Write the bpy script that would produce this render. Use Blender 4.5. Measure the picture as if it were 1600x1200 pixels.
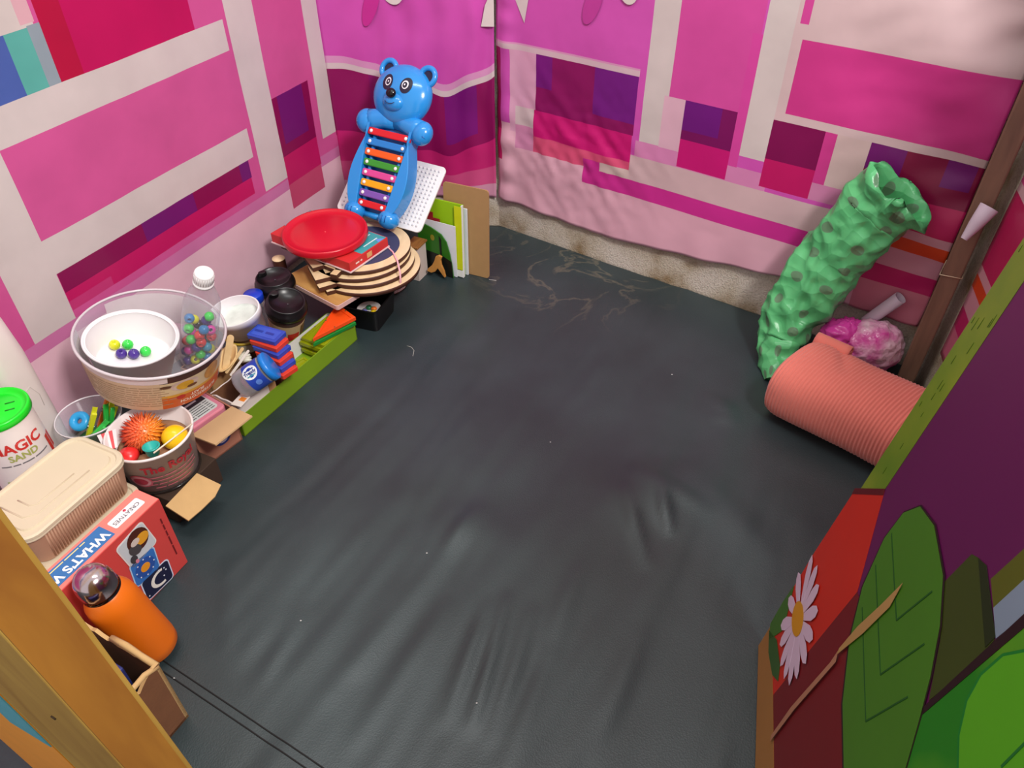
import bpy, bmesh, math, random
from mathutils import Vector, Matrix, Euler, noise

for o in list(bpy.data.objects):
    bpy.data.objects.remove(o)
S = bpy.context.scene
COL = S.collection
R = math.radians
rnd = random.Random(7)

# ------------------------------------------------------------------ camera
CH, FPX, PITCH = 1.05, 1200.0, 41.0
cam_d = bpy.data.cameras.new('camera')
cam_d.sensor_width = 36.0
cam_d.lens = 36.0 * FPX / 1600.0
cam_d.clip_start = 0.02
cam = bpy.data.objects.new('camera', cam_d)
COL.objects.link(cam)
cam.location = (0, 0, CH)
cam.rotation_euler = (R(90 - PITCH), 0, 0)
S.camera = cam

# ------------------------------------------------------------------ world, lights, exposure
W = bpy.data.worlds.new('room_ambient')
S.world = W
W.use_nodes = True
bg = W.node_tree.nodes['Background']
bg.inputs['Color'].default_value = (1.0, 0.98, 0.97, 1)
bg.inputs['Strength'].default_value = 0.6


def area(name, loc, target, sx, sy, power, col):
    d = bpy.data.lights.new(name, 'AREA')
    d.shape = 'RECTANGLE'
    d.size, d.size_y = sx, sy
    d.energy = power
    d.color = col
    o = bpy.data.objects.new(name, d)
    COL.objects.link(o)
    o.location = loc
    o.rotation_euler = (Vector(target) - Vector(loc)).to_track_quat('-Z', 'Y').to_euler()
    return o


area('ceiling_tube_lamp', (-0.20, 0.95, 2.5), (-0.2, 0.9, 0.0), 1.2, 0.16, 10, (1.0, 0.985, 0.97))
area('ceiling_bulb_lamp', (0.95, -0.35, 2.35), (-0.1, 1.1, 0.1), 0.45, 0.45, 50, (1.0, 0.96, 0.92))
S.view_settings.view_transform = 'Standard'
S.view_settings.look = 'None'
S.view_settings.gamma = 1
S.view_settings.use_curve_mapping = False
S.view_settings.exposure = 0.45

# ------------------------------------------------------------------ picture helper: pixel + height -> point in the room
_c, _s = math.cos(R(PITCH)), math.sin(R(PITCH))


def ray(px, py):
    x, y = (px - 800) / FPX, (600 - py) / FPX
    return Vector((x, _c + y * _s, -_s + y * _c))


def P(px, py, z=0.0):
    r = ray(px, py)
    return Vector((0, 0, CH)) + r * ((z - CH) / r.z)


def on_plane(px, py, o, n):
    r = ray(px, py)
    C = Vector((0, 0, CH))
    return C + r * ((o - C).dot(n) / r.dot(n))


# ------------------------------------------------------------------ materials
def lin(c):
    c = c / 255.0
    return c / 12.92 if c <= 0.04045 else ((c + 0.055) / 1.055) ** 2.4


def rgb(t):
    if isinstance(t, str):
        t = t.lstrip('#')
        t = tuple(int(t[i:i + 2], 16) for i in (0, 2, 4))
    return (lin(t[0]), lin(t[1]), lin(t[2]), 1.0)


_M = {}


def M(col, rough=0.5, metal=0.0, var=0.08, vscale=30.0, bump=0.0, bscale=200.0, spec=0.5, coat=0.0, alpha=None,
      trans=0.0, sheen=0.0, sss=0.0):
    key = (str(col), rough, metal, var, vscale, bump, bscale, spec, coat, alpha, trans, sheen, sss)
    if key in _M:
        return _M[key]
    m = bpy.data.materials.new('mat_%03d' % len(_M))
    m.use_nodes = True
    nt = m.node_tree
    b = nt.nodes['Principled BSDF']
    c = rgb(col)
    b.inputs['Roughness'].default_value = rough
    b.inputs['Metallic'].default_value = metal
    b.inputs['Specular IOR Level'].default_value = spec
    b.inputs['Coat Weight'].default_value = coat
    b.inputs['Coat Roughness'].default_value = 0.08
    b.inputs['Transmission Weight'].default_value = trans
    b.inputs['Sheen Weight'].default_value = sheen
    if sss:
        b.inputs['Subsurface Weight'].default_value = sss
        b.inputs['Subsurface Radius'].default_value = (0.01, 0.006, 0.004)
    tc = nt.nodes.new('ShaderNodeTexCoord')
    if var > 0:
        n = nt.nodes.new('ShaderNodeTexNoise')
        n.inputs['Scale'].default_value = vscale
        n.inputs['Detail'].default_value = 4
        nt.links.new(tc.outputs['Object'], n.inputs['Vector'])
        mx = nt.nodes.new('ShaderNodeMix')
        mx.data_type = 'RGBA'
        mx.inputs[6].default_value = tuple(min(1, v * (1 + var)) for v in c[:3]) + (1,)
        mx.inputs[7].default_value = tuple(v * (1 - var) for v in c[:3]) + (1,)
        nt.links.new(n.outputs['Fac'], mx.inputs[0])
        nt.links.new(mx.outputs[2], b.inputs['Base Color'])
    else:
        b.inputs['Base Color'].default_value = c
    if bump > 0:
        n2 = nt.nodes.new('ShaderNodeTexNoise')
        n2.inputs['Scale'].default_value = bscale
        nt.links.new(tc.outputs['Object'], n2.inputs['Vector'])
        bp = nt.nodes.new('ShaderNodeBump')
        bp.inputs['Strength'].default_value = bump
        bp.inputs['Distance'].default_value = 0.002
        nt.links.new(n2.outputs['Fac'], bp.inputs['Height'])
        nt.links.new(bp.outputs['Normal'], b.inputs['Normal'])
    if alpha is not None:
        b.inputs['Alpha'].default_value = alpha
    _M[key] = m
    return m


def clear_mat(name, tint=(250, 250, 252), body=0.06, gloss=0.25, bodycol=(225, 225, 230)):
    """thin clear plastic: mostly see-through, some milky body, glossy at the rims"""
    if name in _M:
        return _M[name]
    m = bpy.data.materials.new(name)
    m.use_nodes = True
    nt = m.node_tree
    nt.nodes.clear()
    out = nt.nodes.new('ShaderNodeOutputMaterial')
    tr = nt.nodes.new('ShaderNodeBsdfTransparent')
    tr.inputs['Color'].default_value = rgb(tint)
    pb = nt.nodes.new('ShaderNodeBsdfPrincipled')
    pb.inputs['Base Color'].default_value = rgb(bodycol)
    pb.inputs['Roughness'].default_value = 0.12
    lw = nt.nodes.new('ShaderNodeLayerWeight')
    lw.inputs['Blend'].default_value = gloss
    mr = nt.nodes.new('ShaderNodeMapRange')
    mr.inputs['To Min'].default_value = body
    mr.inputs['To Max'].default_value = 0.75
    nt.links.new(lw.outputs['Facing'], mr.inputs['Value'])
    mix = nt.nodes.new('ShaderNodeMixShader')
    nt.links.new(mr.outputs['Result'], mix.inputs[0])
    nt.links.new(tr.outputs[0], mix.inputs[1])
    nt.links.new(pb.outputs[0], mix.inputs[2])
    nt.links.new(mix.outputs[0], out.inputs['Surface'])
    _M[name] = m
    return m


def node_mat(name):
    m = bpy.data.materials.new(name)
    m.use_nodes = True
    nt = m.node_tree
    return m, nt, nt.nodes['Principled BSDF']


def ramp(nt, stops):
    r = nt.nodes.new('ShaderNodeValToRGB')
    el = r.color_ramp.elements
    while len(el) < len(stops):
        el.new(0.5)
    for e, (p, c) in zip(el, stops):
        e.position = p
        e.color = c if len(c) == 4 else rgb(c)
    return r


def wood_mat(name, a, b, scale=(6, 60, 60), rough=0.55):
    if name in _M:
        return _M[name]
    m, nt, p = node_mat(name)
    tc = nt.nodes.new('ShaderNodeTexCoord')
    mp = nt.nodes.new('ShaderNodeMapping')
    mp.inputs['Scale'].default_value = scale
    n = nt.nodes.new('ShaderNodeTexNoise')
    n.inputs['Scale'].default_value = 1.0
    n.inputs['Detail'].default_value = 6
    n.inputs['Distortion'].default_value = 0.6
    r = ramp(nt, [(0.3, a), (0.7, b)])
    nt.links.new(tc.outputs['Object'], mp.inputs['Vector'])
    nt.links.new(mp.outputs[0], n.inputs['Vector'])
    nt.links.new(n.outputs['Fac'], r.inputs[0])
    nt.links.new(r.outputs[0], p.inputs['Base Color'])
    p.inputs['Roughness'].default_value = rough
    _M[name] = m
    return m


# ------------------------------------------------------------------ mesh helpers
def basis(x, y, z, o):
    return Matrix(((x[0], y[0], z[0], o[0]), (x[1], y[1], z[1], o[1]), (x[2], y[2], z[2], o[2]), (0, 0, 0, 1)))


T = Matrix.Translation


def RX(a): return Matrix.Rotation(R(a), 4, 'X')
def RY(a): return Matrix.Rotation(R(a), 4, 'Y')
def RZ(a): return Matrix.Rotation(R(a), 4, 'Z')
def SC(x, y, z): return Matrix.Diagonal((x, y, z, 1))


class MB:
    def __init__(s):
        s.v, s.f, s.mi, s.sm = [], [], [], []

    def add(s, vs, fs, Mx=None, mi=0, smooth=False):
        o = len(s.v)
        for v in vs:
            v = Vector(v)
            s.v.append(Mx @ v if Mx is not None else v)
        for f in fs:
            s.f.append([i + o for i in f])
            s.mi.append(mi)
            s.sm.append(smooth)
        return s

    def box(s, c, d, Mx=None, mi=0):
        x, y, z = (d[0] / 2, d[1] / 2, d[2] / 2)
        vs = [(c[0] + a * x, c[1] + b * y, c[2] + e * z) for e in (-1, 1) for b in (-1, 1) for a in (-1, 1)]
        fs = [(0, 2, 3, 1), (4, 5, 7, 6), (0, 1, 5, 4), (2, 6, 7, 3), (0, 4, 6, 2), (1, 3, 7, 5)]
        return s.add(vs, fs, Mx, mi)

    def prism(s, poly, z0, z1, Mx=None, mi=0, mi_side=None, smooth_side=False):
        n = len(poly)
        ar = sum(poly[i][0] * poly[(i + 1) % n][1] - poly[(i + 1) % n][0] * poly[i][1] for i in range(n))
        if ar < 0:
            poly = list(reversed(poly))
        vs = [(p[0], p[1], z0) for p in poly] + [(p[0], p[1], z1) for p in poly]
        s.add(vs, [tuple(range(n - 1, -1, -1)), tuple(range(n, 2 * n))], Mx, mi)
        ms = mi if mi_side is None else mi_side
        o = len(s.v) - 2 * n
        for i in range(n):
            j = (i + 1) % n
            s.f.append([o + i, o + j, o + n + j, o + n + i])
            s.mi.append(ms)
            s.sm.append(smooth_side)
        return s

    def lathe(s, prof, seg=32, Mx=None, mi=0, smooth=True, a0=0.0, a1=360.0, mis=None):
        full = abs(a1 - a0 - 360) < 1e-6
        n = seg if full else seg + 1
        vs = []
        for (r, z) in prof:
            for k in range(n):
                a = R(a0 + (a1 - a0) * k / seg)
                vs.append((r * math.cos(a), r * math.sin(a), z))
        for i in range(len(prof) - 1):
            fs = []
            for k in range(seg):
                k2 = (k + 1) % n
                fs.append((i * n + k, i * n + k2, (i + 1) * n + k2, (i + 1) * n + k))
            if i == 0:
                s.add(vs, fs, Mx, mis[i] if mis else mi, smooth)
                base = len(s.v) - len(vs)
            else:
                for f in fs:
                    s.f.append([q + base for q in f])
                    s.mi.append(mis[i] if mis else mi)
                    s.sm.append(smooth)
        return s

    def sphere(s, r, Mx=None, seg=20, rings=12, mi=0):
        prof = [(max(1e-5, r * math.sin(math.pi * i / rings)), -r * math.cos(math.pi * i / rings)) for i in range(rings + 1)]
        return s.lathe(prof, seg, Mx, mi)

    def tube(s, pts, rad, seg=8, Mx=None, mi=0, cap=True, closed=False):
        pts = [Vector(p) for p in pts]
        n = len(pts)
        if not isinstance(rad, (list, tuple)):
            rad = [rad] * n
        vs = []
        up = Vector((0, 0, 1))
        prev = None
        for i, p in enumerate(pts):
            if closed:
                t = (pts[(i + 1) % n] - pts[i - 1]).normalized()
            else:
                t = (pts[min(i + 1, n - 1)] - pts[max(i - 1, 0)]).normalized()
            if prev is None:
                a = up if abs(t.z) < 0.9 else Vector((1, 0, 0))
                x = t.cross(a).normalized()
            else:
                x = (prev - t * prev.dot(t)).normalized()
            prev = x
            y = t.cross(x)
            for k in range(seg):
                g = 2 * math.pi * k / seg
                vs.append(p + (x * math.cos(g) + y * math.sin(g)) * rad[i])
        fs = []
        for i in range(n if closed else n - 1):
            j = (i + 1) % n
            for k in range(seg):
                k2 = (k + 1) % seg
                fs.append((i * seg + k, i * seg + k2, j * seg + k2, j * seg + k))
        s.add(vs, fs, Mx, mi, True)
        if cap and not closed:
            o = len(s.v) - len(vs)
            s.f.append([o + k for k in range(seg)][::-1]); s.mi.append(mi); s.sm.append(False)
            s.f.append([o + (n - 1) * seg + k for k in range(seg)]); s.mi.append(mi); s.sm.append(False)
        return s

    def build(s, name, mats, parent=None, Mx=None, bevel=0.0, bseg=2, solid=0.0, sub=0):
        me = bpy.data.meshes.new(name)
        me.from_pydata([tuple(v) for v in s.v], [], s.f)
        if not isinstance(mats, (list, tuple)):
            mats = [mats]
        for m in mats:
            me.materials.append(m)
        me.polygons.foreach_set('material_index', s.mi)
        me.polygons.foreach_set('use_smooth', s.sm)
        me.update()
        o = bpy.data.objects.new(name, me)
        COL.objects.link(o)
        if parent is not None:
            o.parent = parent
        if Mx is not None:
            o.matrix_local = Mx
        if solid:
            md = o.modifiers.new('solid', 'SOLIDIFY')
            md.thickness = solid
            md.offset = 0
        if bevel:
            md = o.modifiers.new('bevel', 'BEVEL')
            md.width = bevel
            md.segments = bseg
            md.limit_method = 'ANGLE'
            md.angle_limit = R(40)
        if sub:
            md = o.modifiers.new('sub', 'SUBSURF')
            md.levels = md.render_levels = sub
        return o


def tag(o, label, cat, group=None):
    o['label'] = label
    o['category'] = cat
    if group:
        o['group'] = group
    return o


def thing(name, label, cat, Mx=None, group=None):
    o = bpy.data.objects.new(name, None)
    o.empty_display_size = 0.02
    COL.objects.link(o)
    if Mx is not None:
        o.matrix_world = Mx
    return tag(o, label, cat, group)


def struct(o):
    o['kind'] = 'structure'
    return o


def copy_tree(o, parent=None):
    c = o.copy()
    COL.objects.link(c)
    c.parent = parent
    for ch in list(o.children):
        copy_tree(ch, c)
    return c


def small_print(s, size):
    """print too small to read in the photo: one dash per word"""
    vs, fs, x = [], [], 0.0
    for w in s.split():
        L = 0.52 * size * len(w)
        n = max(1, len(w) // 2)
        for i in range(n):
            a, b = x + L * i / n, x + L * (i + 1) / n
            o = len(vs)
            vs += [Vector((a, -0.17 * size, 0)), Vector((b, -0.17 * size, 0)), Vector((b, 0.17 * size, 0)), Vector((a, 0.17 * size, 0))]
            fs.append((o, o + 1, o + 2, o + 3))
        x += L + 0.35 * size
    h = (x - 0.35 * size) / 2
    return [Vector((v.x - h, v.y, 0)) for v in vs], fs


def text_mesh(s, size, bold=0.0):
    if s.startswith('~'):
        return small_print(s[1:], size)
    cu = bpy.data.curves.new('txt', 'FONT')
    cu.body = s
    cu.size = size
    cu.align_x, cu.align_y = 'CENTER', 'CENTER'
    cu.extrude = 0.0
    cu.offset = bold * size
    cu.resolution_u = 3
    ob = bpy.data.objects.new('txt', cu)
    COL.objects.link(ob)
    dg = bpy.context.evaluated_depsgraph_get()
    me = bpy.data.meshes.new_from_object(ob.evaluated_get(dg))
    vs = [v.co.copy() for v in me.vertices]
    fs = [tuple(p.vertices) for p in me.polygons]
    bpy.data.objects.remove(ob)
    bpy.data.curves.remove(cu)
    bpy.data.meshes.remove(me)
    return vs, fs


def text(s, size, mat, parent, Mx=None, warp=None, name='lettering', bold=0.0, sx=1.0):
    name = 'small_print' if s.startswith('~') else name
    """flat print lying on a surface; warp bends it round a tub"""
    vs, fs = text_mesh(s, size, bold)
    vs = [Vector((v.x * sx, v.y, 0)) for v in vs]
    if warp:
        vs = [warp(v) for v in vs]
    mb = MB()
    mb.add(vs, fs, Mx)
    return mb.build(name, mat, parent)


def cyl_warp(rfun, ang, zc, eps=0.0006, flip=False):
    """x runs round the tub (readable from outside), y runs up"""
    def w(v):
        x, y = (v.x, v.y) if not flip else (-v.x, -v.y)
        z = zc + y
        r = rfun(z) + eps
        a = R(ang) + x / r
        return Vector((r * math.cos(a), r * math.sin(a), z))
    return w


def arc_band(mb, rfun, z0, z1, a0, a1, eps=0.0004, seg=24, nz=3, mi=0):
    prof = [(rfun(z0 + (z1 - z0) * i / nz) + eps, z0 + (z1 - z0) * i / nz) for i in range(nz + 1)]
    return mb.lathe(prof, seg, None, mi, True, a0, a1)


def ell(cx, cy, rx, ry, n=24, rot=0.0, a0=0, a1=360):
    out = []
    for k in range(n):
        a = R(a0 + (a1 - a0) * k / (n if a1 - a0 == 360 else n - 1))
        x, y = rx * math.cos(a), ry * math.sin(a)
        out.append((cx + x * math.cos(R(rot)) - y * math.sin(R(rot)), cy + x * math.sin(R(rot)) + y * math.cos(R(rot))))
    return out


def rrect(w, h, r, n=6):
    out = []
    for (sx, sy, a) in ((1, 1, 0), (-1, 1, 90), (-1, -1, 180), (1, -1, 270)):
        for k in range(n + 1):
            g = R(a + 90 * k / n)
            out.append((sx * (w / 2 - r) + r * math.cos(g), sy * (h / 2 - r) + r * math.sin(g)))
    return out


# ------------------------------------------------------------------ room frame
A = Vector((-0.4448, 1.8940, 0))      # foot of the edge between the long wall and the short back wall
K = Vector((-0.0351, 1.8763, 0))      # foot of the room corner
KR = Vector((0.8720, 1.2536, 0))      # foot of the timber post at the far end of the plastered wall
DL = Vector((math.sin(R(25.2)), math.cos(R(25.2)), 0))
DR = (KR - K).normalized()
DB = (K - A).normalized()
B0 = Vector((0.3686, 0.6096, 0))      # foot of the printed board's far edge
BD = Vector((0.2572, 0.9664, 0))
YAW = -25.2                           # everything along the long wall is turned with it


def xl(y):
    return A.x - (A.y - y) * DL.x / DL.y


def wall_slab(name, a, d, u0, u1, h, n, m, th=0.06, z0=-0.06):
    """slab whose room face passes through a along d; n points into the room"""
    mb = MB()
    mb.box(((u0 + u1) / 2, -th / 2, (h + z0) / 2), (u1 - u0, th, h - z0), basis(d, n, Vector((0, 0, 1)), a))
    return struct(mb.build(name, m))


# plaster
pm, nt, pb = node_mat('old_plaster')
tc = nt.nodes.new('ShaderNodeTexCoord')
n1 = nt.nodes.new('ShaderNodeTexNoise'); n1.inputs['Scale'].default_value = 9; n1.inputs['Detail'].default_value = 8
n2 = nt.nodes.new('ShaderNodeTexNoise'); n2.inputs['Scale'].default_value = 260; n2.inputs['Detail'].default_value = 3
r1 = ramp(nt, [(0.32, (150, 128, 96)), (0.46, (196, 184, 166)), (0.62, (214, 204, 192))])
r2 = ramp(nt, [(0.35, (0.55, 0.52, 0.48, 1)), (0.55, (1, 1, 1, 1))])
mx = nt.nodes.new('ShaderNodeMix'); mx.data_type = 'RGBA'; mx.blend_type = 'MULTIPLY'; mx.inputs[0].default_value = 0.45
bp = nt.nodes.new('ShaderNodeBump'); bp.inputs['Strength'].default_value = 0.5; bp.inputs['Distance'].default_value = 0.004
for n in (n1, n2):
    nt.links.new(tc.outputs['Object'], n.inputs['Vector'])
nt.links.new(n1.outputs['Fac'], r1.inputs[0]); nt.links.new(n2.outputs['Fac'], r2.inputs[0])
nt.links.new(r1.outputs[0], mx.inputs[6]); nt.links.new(r2.outputs[0], mx.inputs[7])
nt.links.new(mx.outputs[2], pb.inputs['Base Color'])
nt.links.new(n2.outputs['Fac'], bp.inputs['Height']); nt.links.new(bp.outputs[0], pb.inputs['Normal'])
pb.inputs['Roughness'].default_value = 0.9

NL = Vector((DL.y, -DL.x, 0))
NB = Vector((DB.y, -DB.x, 0))
NR = Vector((DR.y, -DR.x, 0))
NS = Vector((-BD.y, BD.x, 0))
wall_slab('wall_left', A, DL, -2.6, 0.07, 1.9, NL, pm)
wall_slab('wall_back', A, DB, -0.0, DB.dot(K - A), 1.9, NB, pm)
wall_slab('wall_right', K, DR, 0.0, DR.dot(KR - K) + 0.06, 1.9, NR, pm)
wall_slab('wall_side', KR, -BD, 0.0, 1.9, 1.0, NS, pm)

fm = M((120, 115, 108), rough=0.9, var=0.2, vscale=12, bump=0.4, bscale=120)
mb = MB()
mb.prism([(xl(-1.1) - 0.05, -1.1), (0.6, -1.1), (1.05, 1.3), (0.0, 2.0), (-0.5, 2.0)], -0.10, -0.055)
struct(mb.build('floor', fm))


# ------------------------------------------------------------------ printed vinyl banners
vm, nt, pb = node_mat('printed_vinyl')
at = nt.nodes.new('ShaderNodeAttribute'); at.attribute_name = 'print'
tc = nt.nodes.new('ShaderNodeTexCoord')
nz = nt.nodes.new('ShaderNodeTexNoise'); nz.inputs['Scale'].default_value = 11; nz.inputs['Detail'].default_value = 5
nt.links.new(tc.outputs['Object'], nz.inputs['Vector'])
rr = ramp(nt, [(0.3, (0.9, 0.9, 0.9, 1)), (0.7, (1, 1, 1, 1))])
nt.links.new(nz.outputs['Fac'], rr.inputs[0])
mx = nt.nodes.new('ShaderNodeMix'); mx.data_type = 'RGBA'; mx.blend_type = 'MULTIPLY'; mx.inputs[0].default_value = 1
nt.links.new(at.outputs['Color'], mx.inputs[6]); nt.links.new(rr.outputs[0], mx.inputs[7])
nt.links.new(mx.outputs[2], pb.inputs['Base Color'])
bp = nt.nodes.new('ShaderNodeBump'); bp.inputs['Strength'].default_value = 0.12; bp.inputs['Distance'].default_value = 0.01
nz2 = nt.nodes.new('ShaderNodeTexNoise'); nz2.inputs['Scale'].default_value = 14; nz2.inputs['Detail'].default_value = 3
nt.links.new(tc.outputs['Object'], nz2.inputs['Vector'])
nt.links.new(nz2.outputs['Fac'], bp.inputs['Height']); nt.links.new(bp.outputs[0], pb.inputs['Normal'])
pb.inputs['Roughness'].default_value = 0.36
pb.inputs['Specular IOR Level'].default_value = 0.45


def banner(name, label, o, d, n, u0, u1, v0, v1, base, rects, off, disp, warp=None, cell=0.016):
    us, vs = {u0, u1}, {v0, v1}
    for (a, b, c, e, col) in rects:
        us |= {min(max(x, u0), u1) for x in (a, b)}
        vs |= {min(max(x, v0), v1) for x in (c, e)}

    def fill(q):
        q = sorted(q)
        out = []
        for a, b in zip(q, q[1:]):
            k = max(1, int(math.ceil((b - a) / cell)))
            out += [a + (b - a) * i / k for i in range(k)]
        return out + [q[-1]]
    us, vs = fill(us), fill(vs)
    me = bpy.data.meshes.new(name)
    pts, fs, cols = [], [], []
    for v in vs:
        for u in us:
            uu, vv = warp(u, v) if warp else (u, v)
            pts.append(tuple(o + d * uu + Vector((0, 0, vv)) + n * (off + disp(uu, vv))))
    nu = len(us)
    for j in range(len(vs) - 1):
        for i in range(nu - 1):
            fs.append((j * nu + i, j * nu + i + 1, (j + 1) * nu + i + 1, (j + 1) * nu + i))
            cu, cv = (us[i] + us[i + 1]) / 2, (vs[j] + vs[j + 1]) / 2
            col = base
            for (a, b, c, e, k) in rects:
                if a <= cu <= b and c <= cv <= e:
                    col = k
            cols.append(rgb(col))
    me.from_pydata(pts, [], fs)
    ca = me.color_attributes.new('print', 'FLOAT_COLOR', 'CORNER')
    k = 0
    for i, p in enumerate(me.polygons):
        p.use_smooth = True
        for _ in range(4):
            ca.data[k].color = cols[i]
            k += 1
    me.materials.append(vm)
    ob = bpy.data.objects.new(name, me)
    COL.objects.link(ob)
    md = ob.modifiers.new('solid', 'SOLIDIFY'); md.thickness = 0.0008; md.offset = 0
    return tag(ob, label, 'banner', 'printed vinyl banners on the walls')


WHT, PNK, PALE = (208, 196, 194), (206, 86, 148), (230, 188, 202)
HOT, DRK, PUR, ROS = (192, 22, 96), (134, 12, 78), (112, 22, 108), (198, 72, 112)
rl = [
    (-2.6, 0.1, 0.0, 0.222, PALE), (-2.6, 0.1, 0.196, 0.222, (204, 118, 168)),
    (-2.6, -0.70, 0.60, 1.0, (208, 196, 192)), (-0.722, -0.697, 0.695, 1.0, (216, 168, 178)),
    (-2.6, -0.755, 0.60, 0.69, (74, 98, 170)), (-0.755, -0.713, 0.60, 0.69, (90, 172, 162)),
    (-0.713, -0.69, 0.60, 0.692, (142, 156, 166)),
    (-0.69, -0.383, 0.60, 1.0, (190, 14, 88)), (-0.69, -0.645, 0.60, 1.0, (178, 14, 60)),
    (-0.922, -0.835, 0.222, 0.6, WHT), (-2.6, -0.308, 0.541, 0.60, WHT),
    (-0.835, -0.312, 0.316, 0.381, WHT),
    (-0.834, -0.330, 0.276, 0.316, DRK), (-0.64, -0.50, 0.276, 0.316, PUR), (-0.36, -0.33, 0.276, 0.316, PUR),
    (-0.834, -0.332, 0.238, 0.276, HOT), (-0.834, -0.74, 0.238, 0.257, (194, 54, 116)),
    (-0.298, -0.218, 0.226, 1.0, WHT),
    (-0.218, -0.087, 0.275, 0.411, DRK), (-0.20, -0.11, 0.30, 0.411, PUR), (-0.218, -0.087, 0.205, 0.275, HOT),
    (-0.218, -0.089, 0.143, 0.205, ROS),
    (-0.064, -0.012, 0.26, 1.0, WHT), (-0.012, 0.1, 0.42, 1.0, (200, 80, 172)), (-0.012, 0.1, 0.25, 0.40, DRK)]
banner('vinyl_banner', 'pink vinyl banner with white bands and teal and blue squares behind the toy pile',
       A, DL, NL, -2.2, 0.006, 0.012, 0.95, PNK, rl, 0.006,
       lambda u, v: 0.003 * noise.noise(Vector((u * 5, v * 4, 3))) + 0.0012 * noise.noise(Vector((u * 18, v * 9, 5))))

WB = DB.dot(K - A)


def sag(u):
    t = max(0.0, min(1.0, (u - 0.03) / (WB - 0.03)))
    return 0.012 - 0.058 * math.sin(math.pi * t ** 1.6) + 0.008 * math.sin(u * 60) * t


rb = [
    (-0.1, 0.5, 0.0, 0.125, (208, 146, 172)), (-0.1, 0.5, 0.125, 0.175, (206, 78, 132)), (-0.1, 0.5, 0.175, 0.25, (196, 34, 112)),
    (-0.1, 0.5, 0.25, 0.402, (140, 14, 88)), (0.28, 0.36, 0.28, 0.402, (122, 18, 116)), (0.10, 0.2, 0.25, 0.402, (134, 14, 98)),
    (-0.1, 0.5, 0.402, 0.416, (212, 190, 194)), (-0.1, 0.5, 0.416, 0.432, (214, 146, 190))]
banner('vinyl_banner', 'sagging pink and magenta vinyl banner hung across the corner behind the bear xylophone',
       A, DB, NB, 0.0, WB - 0.006, 0.085, 0.95, (204, 78, 172), rb, 0.012,
       lambda u, v: (0.006 * math.sin(u * 95 + 2.2 * noise.noise(Vector((u * 6, v * 5, 1)))) * min(1, u / 0.2) * (0.5 + 0.5 * noise.noise(Vector((u * 9, v * 2, 9))))
                     + 0.004 * noise.noise(Vector((u * 14, v * 9, 2)))),
       lambda u, v: (u, v + sag(u) * min(1.0, max(0, (v - 0.085) / 0.16))), cell=0.008)

LPK = (226, 172, 190)
rr_ = [
    (0, 1.2, 0.0, 0.30, LPK), (0.385, 0.69, 0.30, 0.337, (214, 134, 182)),
    (0.0, 0.378, 0.474, 0.49, (212, 184, 192)), (0.0, 0.378, 0.486, 0.49, (216, 150, 190)),
    (0.0, 0.022, 0.28, 0.474, (150, 12, 78)), (0.0, 0.022, 0.20, 0.28, (196, 30, 100)),
    (0.048, 0.117, 0.28, 0.474, (218, 162, 190)), (0.062, 0.117, 0.30, 0.345, (210, 188, 190)), (0.062, 0.117, 0.24, 0.30, (212, 140, 178)),
    (0.117, 0.377, 0.345, 0.474, (138, 14, 92)), (0.27, 0.377, 0.37, 0.474, (116, 24, 128)), (0.117, 0.16, 0.40, 0.474, (120, 22, 122)),
    (0.113, 0.375, 0.281, 0.345, (204, 24, 116)), (0.112, 0.375, 0.24, 0.281, (220, 84, 124)),
    (0.26, 0.375, 0.24, 0.262, (212, 186, 182)),
    (0.375, 1.0, 0.24, 0.30, (210, 178, 182)), (0.255, 1.0, 0.20, 0.24, (206, 48, 146)),
    (0.255, 0.30, 0.24, 0.262, (206, 48, 146)),
    (0.393, 0.450, 0.337, 1.0, WHT), (0.440, 0.488, 0.335, 0.448, (220, 176, 194)),
    (0.450, 0.618, 0.448, 1.0, (210, 76, 158)),
    (0.488, 0.602, 0.365, 0.448, (122, 16, 92)), (0.488, 0.57, 0.385, 0.448, (110, 22, 122)), (0.488, 0.602, 0.302, 0.365, (200, 22, 116)),
    (0.602, 0.622, 0.335, 0.60, (212, 70, 158)),
    (0.622, 0.676, 0.362, 1.0, WHT),
    (0.676, 0.779, 0.37, 0.450, (124, 10, 78)), (0.676, 0.779, 0.309, 0.37, (190, 22, 98)),
    (0.779, 0.802, 0.345, 0.450, (204, 60, 140)), (0.802, 0.865, 0.345, 0.450, (206, 180, 178)), (0.779, 0.93, 0.309, 0.345, (206, 130, 172)),
    (0.676, 1.2, 0.450, 1.0, (208, 182, 184)),
    (0.684, 0.70, 0.63, 1.0, (206, 70, 150)),
    (0.695, 1.2, 0.466, 0.604, (202, 56, 136)),
    (0.865, 1.2, 0.366, 0.450, (128, 10, 62)), (0.865, 0.93, 0.40, 0.450, PUR), (1.0, 1.05, 0.40, 0.450, PUR),
    (0.865, 1.2, 0.305, 0.366, (186, 32, 92)),
    (0.92, 1.2, 0.286, 0.305, (206, 150, 164)), (0.92, 1.2, 0.259, 0.286, (208, 68, 30)), (0.92, 1.2, 0.216, 0.259, (206, 146, 164)),
    (0.92, 1.2, 0.171, 0.216, (190, 34, 104)), (0.92, 1.2, 0.0, 0.171, (204, 122, 142))]


def rbottom(u):
    pts = [(0, 0.088), (0.15, 0.080), (0.33, 0.073), (0.45, 0.085), (0.6, 0.101), (0.76, 0.118), (0.95, 0.100), (1.2, 0.112)]
    for (a, b), (c, e) in zip(pts, pts[1:]):
        if a <= u <= c:
            return b + (e - b) * (u - a) / (c - a)
    return pts[-1][1]


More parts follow.
